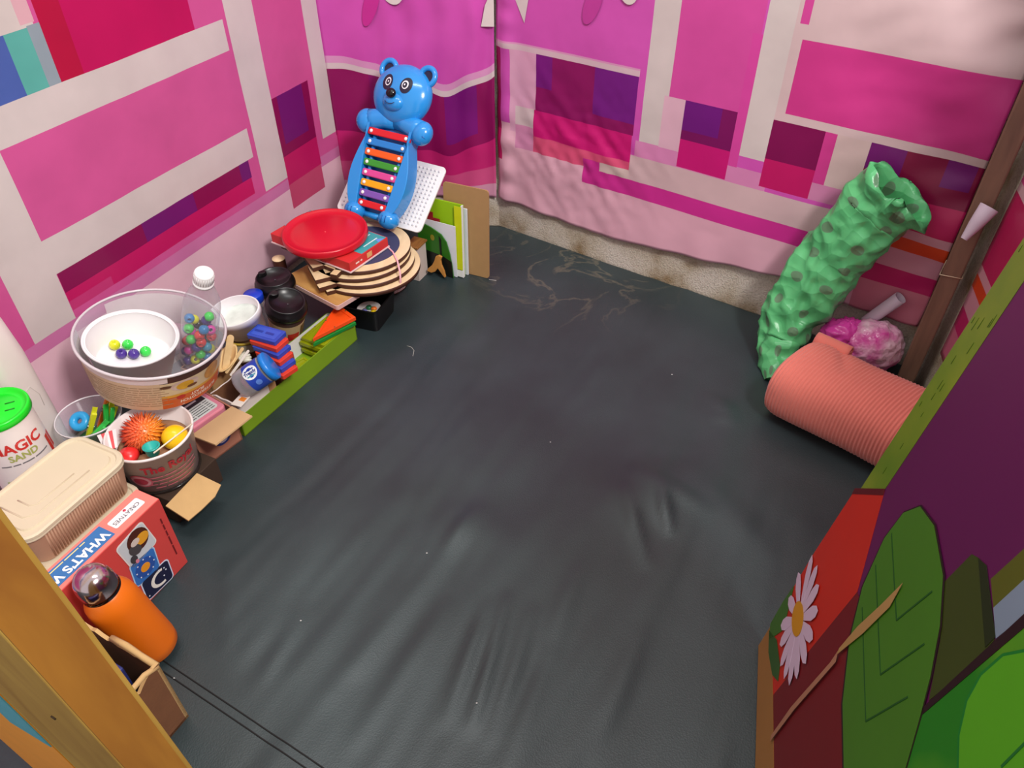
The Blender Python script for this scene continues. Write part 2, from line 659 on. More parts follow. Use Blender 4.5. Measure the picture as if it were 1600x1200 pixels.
def rdisp(u, v):
    cr = math.exp(-((u - 0.22) / 0.17) ** 2) * math.exp(-((v - 0.25) / 0.16) ** 2)
    w = 0.0065 * cr * noise.noise(Vector((u * 30 + v * 26, v * 8 - u * 5, 4))) + 0.003 * cr * noise.noise(Vector((u * 60, v * 45, 8)))
    w += 0.004 * noise.noise(Vector((u * 4, v * 5, 6)))
    right = max(0.0, (u - 0.70) / 0.4)
    w += 0.012 * right * (0.5 + 0.5 * math.sin(v * 26 + u * 18)) * (1 if v > 0.3 else max(0, (v - 0.1) / 0.2))
    w += 0.005 * right * noise.noise(Vector((u * 16 - v * 10, v * 22, 1)))
    fold = math.exp(-((u - 0.035) / 0.022) ** 2)
    w += 0.012 * fold * (0.7 + 0.6 * noise.noise(Vector((v * 26, 1, 2))))
    low = max(0.0, 1 - (v - 0.07) / 0.10)
    w += 0.005 * low * (0.4 + noise.noise(Vector((u * 13, 3, 3))))
    w += 0.002 * low * math.sin(u * 55)
    return w


banner('vinyl_banner', 'creased pink vinyl banner with white posts and purple blocks above the bare plaster strip',
       K, DR, NR, 0.008, 1.06, 0.08, 0.95, (208, 84, 178), rr_, 0.010, rdisp,
       lambda u, v: (u + 0.02 * max(0, 0.3 - v) * noise.noise(Vector((u * 8, v * 8, 0))),
                     v + (rbottom(u) - 0.08) * max(0.0, 1 - (v - 0.08) / 0.12)), cell=0.008)

rs = [(0, 2, 0.0, 0.17, (204, 110, 138)), (0, 2, 0.171, 0.216, (190, 34, 104)), (0, 2, 0.216, 0.259, (206, 146, 164)),
      (0, 2, 0.259, 0.286, (208, 68, 30)), (0, 2, 0.286, 0.305, (206, 150, 164)), (0, 2, 0.305, 0.45, (186, 32, 92)),
      (0, 2, 0.45, 0.466, (206, 170, 178))]
banner('vinyl_banner', 'striped pink and orange vinyl banner behind the timber post and the printed board',
       KR, -BD, NS, 0.07, 1.6, 0.10, 0.95, (200, 60, 140), rs, 0.006, lambda u, v: 0.003 * noise.noise(Vector((u * 7, v * 6, 3))))

# flat printed motifs on the banners (petals and stars at the upper edge)
def motif(parent_ob, o, d, n, off, poly, col, name):
    mb = MB()
    vs = [tuple(o + d * u + Vector((0, 0, v)) + n * off) for (u, v) in poly]
    mb.add(vs, [tuple(range(len(vs)))])
    ob = mb.build(name, M(col, rough=0.36), parent_ob, solid=0.0006)
    return ob


bans = [o for o in COL.objects if o.name.startswith('vinyl_banner')]
motif(bans[1], A, DB, NB, 0.0165, ell(0.128, 0.563, 0.016, 0.055, rot=-22), (190, 40, 140), 'printed_petal')
motif(bans[1], A, DB, NB, 0.0165, ell(0.175, 0.60, 0.028, 0.042, rot=14), (212, 200, 196), 'printed_petal')
motif(bans[1], A, DB, NB, 0.0165, [(0.375, 0.515), (0.405, 0.515), (0.405, 0.60), (0.385, 0.56)], (214, 200, 198), 'printed_star')
motif(bans[2], K, DR, NR, 0.0135, [(0.03, 0.585), (0.055, 0.59), (0.085, 0.535), (0.10, 0.61), (0.07, 0.66), (0.03, 0.64)], (212, 200, 198), 'printed_star')
motif(bans[2], K, DR, NR, 0.0135, ell(0.255, 0.60, 0.018, 0.045, rot=-20), (186, 60, 150), 'printed_petal')
motif(bans[2], K, DR, NR, 0.0135, ell(0.335, 0.64, 0.022, 0.03, rot=10), (212, 200, 196), 'printed_petal')

# ------------------------------------------------------------------ the black padded play mat
mm, nt, pb = node_mat('black_leatherette')
tc = nt.nodes.new('ShaderNodeTexCoord')
na = nt.nodes.new('ShaderNodeTexNoise'); na.inputs['Scale'].default_value = 5; na.inputs['Detail'].default_value = 6
ra = ramp(nt, [(0.3, (35, 47, 50)), (0.7, (47, 61, 64))])
nt.links.new(tc.outputs['Object'], na.inputs['Vector']); nt.links.new(na.outputs['Fac'], ra.inputs[0])
# dried mud smears near the plastered corner
sep = nt.nodes.new('ShaderNodeVectorMath'); sep.operation = 'DISTANCE'; sep.inputs[1].default_value = (0.16, 1.66, 0)
nt.links.new(tc.outputs['Object'], sep.inputs[0])
mr = nt.nodes.new('ShaderNodeMapRange'); mr.inputs['From Min'].default_value = 0.30; mr.inputs['From Max'].default_value = 0.10
nt.links.new(sep.outputs['Value'], mr.inputs['Value'])
nb = nt.nodes.new('ShaderNodeTexNoise'); nb.inputs['Scale'].default_value = 4.2; nb.inputs['Detail'].default_value = 7; nb.inputs['Distortion'].default_value = 1.8
nt.links.new(tc.outputs['Object'], nb.inputs['Vector'])
rb_ = ramp(nt, [(0.485, (0, 0, 0, 1)), (0.505, (1, 1, 1, 1)), (0.525, (0, 0, 0, 1))])
nt.links.new(nb.outputs['Fac'], rb_.inputs[0])
mu = nt.nodes.new('ShaderNodeMath'); mu.operation = 'MULTIPLY'
nt.links.new(rb_.outputs[0], mu.inputs[0]); nt.links.new(mr.outputs[0], mu.inputs[1])
mu2 = nt.nodes.new('ShaderNodeMath'); mu2.operation = 'MULTIPLY'; mu2.inputs[1].default_value = 0.38
nt.links.new(mu.outputs[0], mu2.inputs[0])
mx = nt.nodes.new('ShaderNodeMix'); mx.data_type = 'RGBA'
mx.inputs[7].default_value = rgb((128, 118, 98))
nt.links.new(mu2.outputs[0], mx.inputs[0]); nt.links.new(ra.outputs[0], mx.inputs[6])
nt.links.new(mx.outputs[2], pb.inputs['Base Color'])
nc = nt.nodes.new('ShaderNodeTexVoronoi'); nc.inputs['Scale'].default_value = 420
nt.links.new(tc.outputs['Object'], nc.inputs['Vector'])
bp = nt.nodes.new('ShaderNodeBump'); bp.inputs['Strength'].default_value = 0.10; bp.inputs['Distance'].default_value = 0.002
nt.links.new(nc.outputs['Distance'], bp.inputs['Height']); nt.links.new(bp.outputs[0], pb.inputs['Normal'])
pb.inputs['Roughness'].default_value = 0.42
pb.inputs['Specular IOR Level'].default_value = 0.6

ridges = []  # (x0,y0,x1,y1,width,height)
for (a, b, w, h) in [((745, 800), (560, 1040), .018, .004), ((790, 940), (740, 1130), .012, .007), ((760, 950), (700, 1120), .012, .005),
                     ((700, 800), (520, 1080), .02, .003), ((830, 960), (770, 1150), .014, .005), ((640, 830), (470, 1040), .02, .003),
                     ((860, 1030), (790, 1190), .016, .004), ((690, 950), (560, 1150), .016, .003), ((360, 880), (345, 1050), .014, .004),
                     ((470, 960), (400, 1080), .014, .003), ((735, 805), (700, 850), .014, .004), ((975, 770), (1010, 880), .012, .006),
                     ((1030, 770), (1045, 830), .012, .009), ((1000, 740), (1100, 800), .018, .006), ((1085, 740), (1190, 860), .03, .004),
                     ((1110, 620), (1160, 655), .018, .009), ((1115, 650), (1155, 662), .010, .006),
                     ((450, 690), (380, 760), .02, .003), ((1000, 1000), (930, 1180), .02, .003), ((900, 900), (860, 1010), .02, .003)]:
    p, q = P(*a), P(*b)
    ridges.append((p.x, p.y, q.x, q.y, w, h))


def mat_h(x, y):
    du = (x - xl(y)) * DL.y          # distance from the long wall
    free = max(0.0, min(1.0, (du - 0.36) / 0.12))
    back = max(0.0, min(1.0, (1.75 - y) / 0.15)) if x > -0.1 else max(0.0, min(1.0, (1.5 - y) / 0.12))
    rw = -((Vector((x, y, 0)) - K).dot(Vector((DR.y, -DR.x, 0)))) * -1
    h = 0.0
    a = x * 0.88 - y * 0.47
    b = x * 0.47 + y * 0.88
    h += 0.0045 * noise.noise(Vector((a * 13, b * 2.6, 0))) + 0.006 * noise.noise(Vector((x * 3, y * 3, 7)))
    h += 0.0016 * noise.noise(Vector((a * 34, b * 6, 3)))
    for (x0, y0, x1, y1, w, hh) in ridges:
        dx, dy = x1 - x0, y1 - y0
        L2 = dx * dx + dy * dy
        t = max(0, min(1, ((x - x0) * dx + (y - y0) * dy) / L2))
        d2 = (x - x0 - t * dx) ** 2 + (y - y0 - t * dy) ** 2
        if d2 < 9 * w * w:
            h += hh * math.exp(-d2 / (w * w)) * (0.35 + 0.65 * math.sin(math.pi * min(1, max(0, t * 0.9 + 0.05))))
    for (cx, cy, w, hh) in ((0.262, 0.905, 0.075, 0.014), (0.43, 1.13, 0.032, 0.008), (-0.06, 0.83, 0.05, 0.006)):
        h += hh * math.exp(-((x - cx) ** 2 + (y - cy) ** 2) / (w * w))
    tow = max(0.0, min(1.0, (math.hypot(x - 0.68, y - 1.1) - 0.22) / 0.1))
    brd = max(0.0, min(1.0, (abs((Vector((x, y, 0)) - B0).dot(NS)) - 0.02) / 0.03)) if y < 0.66 else 1.0
    flat = 1.0
    for (cx, cy, r_) in ((-0.505, 0.485, 0.115), (-0.53, 0.605, 0.05), (-0.575, 0.67, 0.10), (-0.31, 1.57, 0.14), (-0.33, 1.43, 0.10), (0.73, 1.24, 0.10)):
        flat *= max(0.0, min(1.0, (math.hypot(x - cx, y - cy) - r_) / 0.06))
    return h * free * back * tow * brd * flat


mb = MB()
NX, NY = 230, 250
y0_, y1_ = -0.75, 1.868
vs = []
for j in range(NY + 1):
    y = y0_ + (y1_ - y0_) * j / NY
    xa = xl(y) + 0.010
    if y > 1.2536:
        xb = K.x + (K.y - y) * DR.x / -DR.y - 0.012
    else:
        xb = KR.x + (y - KR.y) * BD.x / BD.y - 0.02
    xb = max(xb, xa + 0.05)
    for i in range(NX + 1):
        x = xa + (xb - xa) * i / NX
        vs.append((x, y, mat_h(x, y)))
n = NX + 1
fs = [(j * n + i, j * n + i + 1, (j + 1) * n + i + 1, (j + 1) * n + i) for j in range(NY) for i in range(NX)]
edge = [i for i in range(n)] + [j * n + NX for j in range(1, NY + 1)] + [NY * n + i for i in range(NX - 1, -1, -1)] + [j * n for j in range(NY - 1, 0, -1)]
o0 = len(vs)
for e in edge:
    vs.append((vs[e][0], vs[e][1], -0.055))
for k in range(len(edge)):
    k2 = (k + 1) % len(edge)
    fs.append((edge[k], o0 + k, o0 + k2, edge[k2]))
mb.add(vs, fs, smooth=True)
play = thing('play_mat', 'large black leatherette padded floor mat with wrinkles, covering the whole floor', 'mat')
mb.build('mat_cover', mm, play)
for k, dx in enumerate((0.0, 0.012)):
    p, q = P(235, 1036), P(560, 1256)
    nn = Vector((-(q - p).y, (q - p).x, 0)).normalized() * dx
    pts = []
    for i in range(60):
        w = p + (q - p) * i / 59 + nn
        pts.append((w.x, w.y, mat_h(w.x, w.y) + 0.0002))
    mb = MB(); mb.tube(pts, 0.0011, 6)
    mb.build('seam', M((10, 10, 11), rough=0.7), play)

# ------------------------------------------------------------------ timber post at the end of the plastered wall
wp = wood_mat('grey_brown_timber', (112, 84, 70), (142, 108, 88), (40, 40, 5))
post = thing('timber_post', 'weathered square timber post standing where the creased banner ends', 'post', T(KR + Vector((-0.046, -0.030, 0))) @ RZ(-34.5))
mb = MB(); mb.box((0, 0, 0.65), (0.034, 0.034, 1.3))
mb.build('post_shaft', wp, post, bevel=0.003)
mb = MB()
mb.tube([(0.0185 * sx, 0.0185 * sy, 0.262 + 0.004 * k) for k, (sx, sy) in enumerate([(-1, -1), (1, -1), (1, 1), (-1, 1)])], 0.0009, 6, closed=True)
mb.build('wire_tie', M((214, 190, 160), rough=0.5), post)

# paper scraps: a cone stuck on the post, a roll on the floor behind the pink bag
pap = M((206, 190, 206), rough=0.7, var=0.05)
c = on_plane(1540, 335, KR + Vector((-0.05, -0.05, 0)), Vector((0.7, 0.7, 0)).normalized())
mb = MB()
mb.lathe([(0.006, -0.045), (0.012, -0.015), (0.0165, 0.018), (0.0152, 0.0185), (0.0105, -0.013), (0.005, -0.044)], 20)
o = tag(mb.build('paper_cone', pap, None, T(c + Vector((-0.010, -0.008, 0))) @ RY(28) @ RX(-12)), 'white paper rolled into a cone and stuck to the timber post', 'paper')
c = P(1373, 492, 0.10)
mb = MB()
mb.lathe([(0.0125, -0.045), (0.0135, 0.045), (0.012, 0.045), (0.011, -0.045)], 20)
pr0, pr1 = on_plane(1360, 498, K + NR * 0.032, NR), on_plane(1400, 470, K + NR * 0.032, NR); pax = (pr1 - pr0).normalized(); pxx = pax.cross(Vector((0, 0, 1))).normalized()
tag(mb.build('paper_roll', pap, None, basis(pxx, pax.cross(pxx), pax, (pr0 + pr1) / 2)), 'pale paper roll poking out behind the pink plastic bag', 'paper')

# ------------------------------------------------------------------ printed board standing on the mat
TH = 6.5
bn_out = Vector((BD.y, -BD.x, 0))                       # away from the play area
BE = (Vector((0, 0, math.cos(R(TH)))) + bn_out * math.sin(R(TH))).normalized()
BF = (-BD).cross(BE).normalized()                        # face normal
if BF.x > 0:
    BF = -BF
BM = basis(-BD, BE, (-BD).cross(BE).normalized(), B0 + Vector((0, 0, 0.001)))
BZ = (-BD).cross(BE).normalized().dot(BF)                # +1 if local z looks at the play area
BMi = BM.inverted()


def bp2(px, py):
    q = BMi @ on_plane(px, py, B0, BF)
    return (q.x, q.y)


board = thing('printed_board', 'tall board printed with purple wall, green leaves and a white daisy, leaning outward', 'board', BM)
mb = MB(); mb.prism([(0, 0), (0.95, 0), (0.95, 1.05), (0, 1.05)], min(0.0, -0.010 * BZ), max(0.0, -0.010 * BZ))
mb.build('panel', [M((96, 18, 80), rough=0.42, var=0.1, vscale=6)], board, bevel=0.001)
_lv = [0]


def decal(name, pts, col, lv, parent=None, m=None, raw=False):
    poly = pts if raw else [bp2(*p) for p in pts]
    z = 0.0004 * lv * BZ
    mb = MB(); mb.prism(poly, z - 0.0003 * BZ if BZ > 0 else z, z if BZ > 0 else z - 0.0003 * BZ)
    return mb.build(name, m or M(col, rough=0.42, var=0.08, vscale=14), parent or board)


# two greens blotched together, and dashes of grass
gm, nt, pb = node_mat('lime_print')
tc = nt.nodes.new('ShaderNodeTexCoord')
nz = nt.nodes.new('ShaderNodeTexNoise'); nz.inputs['Scale'].default_value = 5; nz.inputs['Detail'].default_value = 5
r = ramp(nt, [(0.35, (78, 122, 16)), (0.65, (134, 152, 34))])
nt.links.new(tc.outputs['Object'], nz.inputs['Vector']); nt.links.new(nz.outputs['Fac'], r.inputs[0]); nt.links.new(r.outputs[0], pb.inputs['Base Color'])
pb.inputs['Roughness'].default_value = 0.42

# lime strip along the far edge down to the red band
q0, q1 = bp2(1383, 765), bp2(1600, 440)
top_s = q1[0] + (q1[0] - q0[0]) / (q1[1] - q0[1]) * (1.05 - q1[1])
low = bp2(1340, 761)
decal('printed_lime_strip', [(0.0005, low[1]), (q0[0], q0[1]), (q1[0], q1[1]), (max(0.02, top_s), 1.049), (0.0005, 1.049)], None, 1, m=gm, raw=True)
for k in range(26):
    t = rnd.random()
    px = 1365 + 225 * t + rnd.uniform(-8, 40)
    py = 745 - 390 * t + rnd.uniform(-30, 40)
    s_, t_ = bp2(px, py)
    if 0.004 < s_ < q0[0] + (q1[0] - q0[0]) * max(0, (t_ - q0[1])) / (q1[1] - q0[1]) - 0.006 and t_ < 1.0:
        h = rnd.uniform(0.006, 0.016)
        decal('printed_grass_dash', [(s_, t_), (s_ + 0.0012, t_), (s_ + 0.0004, t_ + h)], (70, 104, 16), 2, raw=True)
decal('printed_red_band', [(1337, 765), (1383, 766), (1340, 925), (1207, 1088), (1207, 974), (1270, 868)], (196, 40, 20), 1)
decal('printed_dark_line', [(1337, 763), (1384, 764), (1381, 774), (1332, 772)], (90, 12, 18), 2)  # thin dark red line across the top of the red band
decal('printed_dark_red', [(1340, 925), (1345, 940), (1318, 1200), (1300, 1300), (1195, 1330), (1207, 1200), (1207, 1088)], (112, 18, 24), 1)
decal('bare_wood_edge', [(1186, 1009), (1207, 975), (1210, 1200), (1213, 1300), (1176, 1300), (1181, 1200)], (158, 112, 54), 2)
leaf = [(1440, 792), (1462, 822), (1476, 900), (1471, 980), (1456, 1060), (1440, 1122), (1418, 1200), (1385, 1290), (1335, 1290), (1321, 1200), (1319, 1100), (1330, 1000), (1350, 918), (1384, 842), (1414, 802)]
cx = sum(p[0] for p in leaf) / len(leaf); cy = sum(p[1] for p in leaf) / len(leaf)
decal('printed_outline', [(cx + (p[0] - cx) * 1.035, cy + (p[1] - cy) * 1.012) for p in leaf], (40, 14, 20), 3)
lf = decal('printed_leaf', leaf, (68, 122, 24), 4)


def stroke(pts, w, col, lv):
    for (a, b) in zip(pts, pts[1:]):
        a2, b2 = Vector(bp2(*a)), Vector(bp2(*b))
        d = (b2 - a2).normalized(); nn = Vector((-d.y, d.x)) * w
        decal('printed_line', [tuple(a2 + nn), tuple(b2 + nn), tuple(b2 - nn), tuple(a2 - nn)], col, lv, raw=True)


for st in ([(1396, 834), (1404, 970), (1460, 925)], [(1371, 884), (1379, 1055), (1448, 1007)], [(1350, 950), (1356, 1128), (1422, 1090)]):
    stroke(st, 0.0009, (28, 84, 22), 5)
decal('printed_olive_block', [(1476, 910), (1519, 866), (1530, 872), (1555, 1000), (1520, 1040), (1452, 1095), (1470, 1000)], (58, 70, 16), 1)
decal('printed_olive_edge', [(1530, 872), (1543, 884), (1557, 996), (1541, 1012)], (34, 44, 12), 2)
decal('printed_olive_strip', [(1549, 905), (1640, 822), (1640, 870), (1553, 950)], (88, 92, 20), 1)
decal('printed_grey_patch', [(1553, 950), (1640, 870), (1640, 932), (1557, 998)], (128, 146, 166), 1)
decal('printed_outline', [(1444, 1106), (1520, 1036), (1640, 926), (1640, 950), (1440, 1120)], (40, 14, 20), 3)
gl, nt, pb = node_mat('bright_leaf_print')
tc = nt.nodes.new('ShaderNodeTexCoord')
nz = nt.nodes.new('ShaderNodeTexNoise'); nz.inputs['Scale'].default_value = 8
r = ramp(nt, [(0.4, (34, 124, 20)), (0.62, (92, 156, 26))])
nt.links.new(tc.outputs['Object'], nz.inputs['Vector']); nt.links.new(nz.outputs['Fac'], r.inputs[0]); nt.links.new(r.outputs[0], pb.inputs['Base Color'])
pb.inputs['Roughness'].default_value = 0.42
decal('printed_leaf', [(1442, 1116), (1640, 944), (1640, 1300), (1380, 1300), (1418, 1200)], None, 2, m=gl)
decal('printed_leaf', [(1497, 1260), (1500, 1150), (1512, 1095), (1535, 1053), (1570, 1022), (1640, 1008), (1640, 1260)], (20, 122, 40), 4)
decal('printed_leaf', [(1501, 1260), (1504, 1150), (1516, 1097), (1538, 1057), (1572, 1027), (1640, 1014), (1640, 1260)], (84, 166, 22), 5)
stroke([(1570, 1200), (1600, 1170), (1640, 1130)], 0.001, (28, 110, 40), 6)
# daisy
decal('printed_stem_leaf', [(1242, 915), (1235, 945), (1225, 985), (1203, 1000), (1205, 975), (1225, 940)], (64, 112, 34), 3)
decal('printed_stem_leaf', [(1203, 985), (1215, 1000), (1220, 1040), (1217, 1065), (1208, 1055), (1202, 1020)], (52, 92, 34), 3)
pet = [((1272, 868), 9), ((1280, 884), 7), ((1283, 915), 8), ((1281, 955), 9), ((1273, 1000), 9), ((1262, 1038), 8), ((1248, 1062), 7), ((1236, 1072), 7),
       ((1228, 1062), 7), ((1222, 1042), 8), ((1221, 1008), 8), ((1223, 978), 8), ((1235, 935), 8), ((1250, 895), 9)]
C0 = Vector(bp2(1250, 968))
for (e, w) in pet:
    e2 = Vector(bp2(*e)); d = e2 - C0; L = d.length; d.normalize(); nn = Vector((-d.y, d.x))
    ww = 0.0095
    poly = [C0 + d * 0.002] + [C0 + d * (L * t) + nn * ww * f for (t, f) in ((0.35, .6), (0.7, 1), (0.9, .75), (1.0, 0))] + [C0 + d * (L * t) - nn * ww * f for (t, f) in ((0.9, .75), (0.7, 1), (0.35, .6))]
    decal('printed_petal', [tuple(p) for p in poly], (212, 190, 212), 6 + 0.2 * (e[0] % 5), raw=True)
decal('printed_daisy_heart', [(1250 + 9 * math.cos(a) + 2 * math.sin(-a), 968 + 28 * math.sin(a)) for a in [2 * math.pi * k / 20 for k in range(20)]], (206, 146, 18), 8)
decal('torn_scratch', [(1416, 912), (1395, 950), (1352, 992), (1312, 1024), (1316, 1014), (1345, 980), (1380, 948)], (176, 140, 84), 8)
decal('torn_scratch', [(1314, 1018), (1310, 1036), (1245, 1110), (1207, 1160), (1209, 1150), (1240, 1106), (1302, 1036)], (170, 120, 92), 8)

# ------------------------------------------------------------------ near timber plank on the long-wall side
E0 = Vector((-0.264, 0.287, 0)); E1 = Vector((-0.258, 0.252, 0.75))
up = (E1 - E0).normalized()
xa = Vector((0.426, 0.905, 0)); xa = (xa - up * xa.dot(up)).normalized()
ya = up.cross(xa).normalized()                           # towards the long wall
PM_ = basis(xa, ya, up, E0 - xa * 0.036)
pl = thing('timber_plank', 'thick honey-coloured timber plank standing upright in front of the torn carton', 'plank', PM_)
ym = wood_mat('honey_pine', (150, 112, 44), (182, 146, 66), (30, 30, 5))
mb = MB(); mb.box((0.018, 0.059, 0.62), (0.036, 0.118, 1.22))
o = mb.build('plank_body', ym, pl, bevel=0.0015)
mb = MB(); mb.box((0.0165, -0.0006, 0.62), (0.031, 0.0012, 1.215)); mb.build('shaded_side', wood_mat('shade_brown', (128, 78, 28), (164, 112, 40), (30, 30, 6)), pl)  # darker brown panel: the side face's shade is put into its colour
for (yy, zz) in ((0.045, 0.53), (0.05, 0.66)):
    mb = MB(); mb.lathe([(0.0022, 0.0), (0.0022, 0.001), (0.0001, 0.0012)], 10, T((0, yy, zz)) @ RY(-90))
    mb.build('nail_hole', M((60, 42, 16), rough=0.8), pl)
# little printed sign beyond it, only its orange and teal corner shows
sg = thing('printed_sign', 'pale-edged board with orange and teal print beside the honey-coloured plank', 'sign', PM_ @ T((0, 0.119, 0)))
mb = MB(); mb.box((0.006, 0.10, 0.62), (0.006, 0.20, 1.2))
mb.build('sign_board', M((176, 160, 90), rough=0.6), sg)
mb = MB(); mb.box((0.0025, 0.11, 0.62), (0.001, 0.18, 1.16))
mb.build('orange_print', M((240, 160, 56), rough=0.5), sg)
mb = MB(); mb.box((0.0015, 0.045, 0.42), (0.001, 0.05, 0.10))
mb.build('teal_print', M((88, 168, 186), rough=0.5), sg)

# ================================================================== the toy pile along the long wall
def FR(p, yaw=YAW, tilt=None):
    """frame at p turned with the long wall: local +x away from the wall, +y along it to the far corner"""
    m = T(Vector(p)) @ RZ(yaw)
    return m @ tilt if tilt is not None else m


WHITEP = M((232, 228, 230), rough=0.3, var=0.03)
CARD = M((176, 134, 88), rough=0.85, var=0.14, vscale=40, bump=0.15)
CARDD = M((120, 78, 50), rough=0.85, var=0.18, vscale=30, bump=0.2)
KRAFT = M((196, 160, 108), rough=0.85, var=0.1, vscale=40, bump=0.15)
CLEAR = clear_mat('clear_plastic')
BLACKP = M((16, 15, 17), rough=0.32, var=0.05)
SMOKE = clear_mat('smoky_plastic', (120, 110, 105), 0.35, 0.4, (60, 52, 48))


def open_box(t, w, l, h, th, mo, mi_, torn=0.0, name='carton'):
    """open-topped box, centre of the base at the origin; rim can be ragged"""
    mb = MB()
    mb.box((0, 0, th / 2), (w, l, th))
    def side(x0, y0, x1, y1):
        n = 14 if torn else 1
        d = Vector((x1 - x0, y1 - y0, 0)); L = d.length; d.normalize(); nn = Vector((-d.y, d.x, 0))
        for i in range(n):
            a, b = L * i / n, L * (i + 1) / n
            ha = h + (torn * (noise.noise(Vector((a * 60 + x0 * 9, y0 * 9, 3)))) if torn else 0)
            hb = h + (torn * (noise.noise(Vector((b * 60 + x0 * 9, y0 * 9, 3)))) if torn else 0)
            p = Vector((x0, y0, 0))
            vs = [p + d * a, p + d * b, p + d * b + nn * th, p + d * a + nn * th]
            vs += [vs[0] + Vector((0, 0, ha)), vs[1] + Vector((0, 0, hb)), vs[2] + Vector((0, 0, hb)), vs[3] + Vector((0, 0, ha))]
            mb.add(vs, [(0, 1, 5, 4)], mi=0); mb.add(vs, [(2, 3, 7, 6)], mi=1); mb.add(vs, [(4, 5, 6, 7)], mi=2)
            if i == 0: mb.add(vs, [(3, 0, 4, 7)], mi=2)
            if i == n - 1: mb.add(vs, [(1, 2, 6, 5)], mi=2)
    x, y = w / 2, l / 2
    side(-x, -y, x, -y); side(x, -y, x, y); side(x, y, -x, y); side(-x, y, -x, -y)
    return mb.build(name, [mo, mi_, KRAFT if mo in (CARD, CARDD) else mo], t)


# ---- torn carton at the front
c0 = Vector((-0.449, 0.505, 0)); a_ = Vector((-0.89, 0.456, 0)); b_ = Vector((-0.456, -0.89, 0))
cb = thing('torn_carton', 'brown cardboard carton with a ragged torn rim beside the timber plank', 'box', basis(-a_, -b_, Vector((0, 0, 1)), c0 + a_ * 0.07 + b_ * 0.0515))
open_box(cb, 0.14, 0.10, 0.135, 0.005, CARDD, CARDD, torn=0.016, name='carton_body')
text('||| ', 0.022, M((30, 20, 14), rough=0.8), cb, basis((0, 1, 0), (0, 0, 1), (1, 0, 0), (0.0705, 0.0, 0.03)), name='print_mark')
mb = MB(); mb.tube([(0.068, 0.048, 0.135), (0.067, 0.03, 0.142), (0.067, 0.0, 0.139), (0.067, -0.045, 0.134)], 0.004, 6)
mb.tube([(0.068, 0.048, 0.137), (0.04, 0.048, 0.140), (0.02, 0.047, 0.150), (-0.01, 0.048, 0.143)], 0.0045, 6)
mb.build('torn_edge', KRAFT, cb)
pk = thing('blue_packet', 'blue and violet packet standing inside the torn carton', 'packet', basis(-a_, -b_, Vector((0, 0, 1)), c0 + a_ * 0.075 + b_ * 0.0565) )
mb = MB(); mb.box((0, 0.02, 0.077), (0.09, 0.02, 0.142)); mb.build('wrapper', M((44, 52, 112), rough=0.35), pk, bevel=0.004)
mb = MB(); mb.box((0.0, 0.0277, 0.12), (0.05, 0.001, 0.03)); mb.build('print_band', M((70, 120, 190), rough=0.4), pk)

# ---- orange flask with steel cap
p0, p1 = Vector((-0.528, 0.605, 0.0065)), Vector((-0.560, 0.597, 0.205))
ax = (p1 - p0).normalized(); xx = ax.cross(Vector((0, 1, 0))).normalized(); yy = ax.cross(xx)
fl_ = thing('orange_flask', 'matte orange drinking flask with a domed steel cap leaning beside the red game box', 'bottle', basis(xx, yy, ax, p0))
mb = MB(); mb.lathe([(0.0001, 0), (0.028, 0), (0.034, 0.006), (0.035, 0.02), (0.035, 0.125), (0.033, 0.14), (0.027, 0.153), (0.024, 0.158), (0.0001, 0.158)], 40)
mb.build('flask_body', M((226, 110, 14), rough=0.42, var=0.04), fl_)
mb = MB(); mb.lathe([(0.0245, 0.158), (0.0258, 0.160), (0.0258, 0.176), (0.024, 0.186), (0.019, 0.194), (0.012, 0.198), (0.0001, 0.1985)], 40)
cap = mb.build('steel_cap', M((200, 182, 186), rough=0.16, metal=1.0, var=0.02), fl_)
mb = MB(); mb.lathe([(0.0262, 0.157), (0.0266, 0.159), (0.0262, 0.1615)], 40); mb.build('cap_rim', M((90, 80, 84), rough=0.2, metal=1.0), cap)
mb = MB(); mb.lathe([(0.0255, 0.150), (0.0262, 0.1535), (0.0250, 0.157)], 40); mb.build('neck_ring', M((60, 34, 10), rough=0.5), fl_)

# ---- red card-game box standing on its long side
gb = thing('game_box', 'red card game box standing on edge with picture cards on its front', 'box', basis(NL, DL, Vector((0, 0, 1)), Vector((-0.533, 0.762, 0)) - DL * 0.0 - NL * 0.0))
L_, H_, W_ = 0.235, 0.158, 0.046   # runs from the far end (origin) back along -y
RED = M((206, 70, 66), rough=0.45, var=0.05)
mb = MB(); mb.box((-W_ / 2, -L_ / 2, H_ / 2), (W_, L_, H_)); mb.build('carton', RED, gb, bevel=0.0012)
mb = MB(); mb.box((-W_ / 2, -L_ / 2, H_ + 0.0002), (W_ - 0.002, L_ - 0.002, 0.0006)); mb.build('top_panel', M((232, 128, 116), rough=0.45, var=0.04), gb)
TOPM = lambda x, y, z=0.0012: basis((0, -1, 0), (1, 0, 0), (0, 0, 1), (x, y, H_ + z))
mb = MB(); mb.prism(rrect(0.056, 0.020, 0.003), 0, 0.0004, TOPM(-W_ / 2, -0.042, 0.0006)); lb = mb.build('brand_label', M((238, 232, 232), rough=0.5, var=0.02), gb)
text('CREATIVES', 0.0098, M((70, 70, 84), rough=0.6), lb, TOPM(-W_ / 2 + 0.001, -0.043, 0.0014))
mb = MB(); mb.lathe([(0.0024, 0), (0.0024, 0.0003), (0.0001, 0.0003)], 12, TOPM(-W_ / 2 - 0.006, -0.040, 0.0012)); mb.build('red_dot', M((206, 50, 80), rough=0.5), lb)
mb = MB(); mb.box((-W_ / 2 - 0.001, -0.155, H_ + 0.0008), (0.032, 0.155, 0.0004)); bt = mb.build('title_band', M((52, 112, 172), rough=0.45), gb)
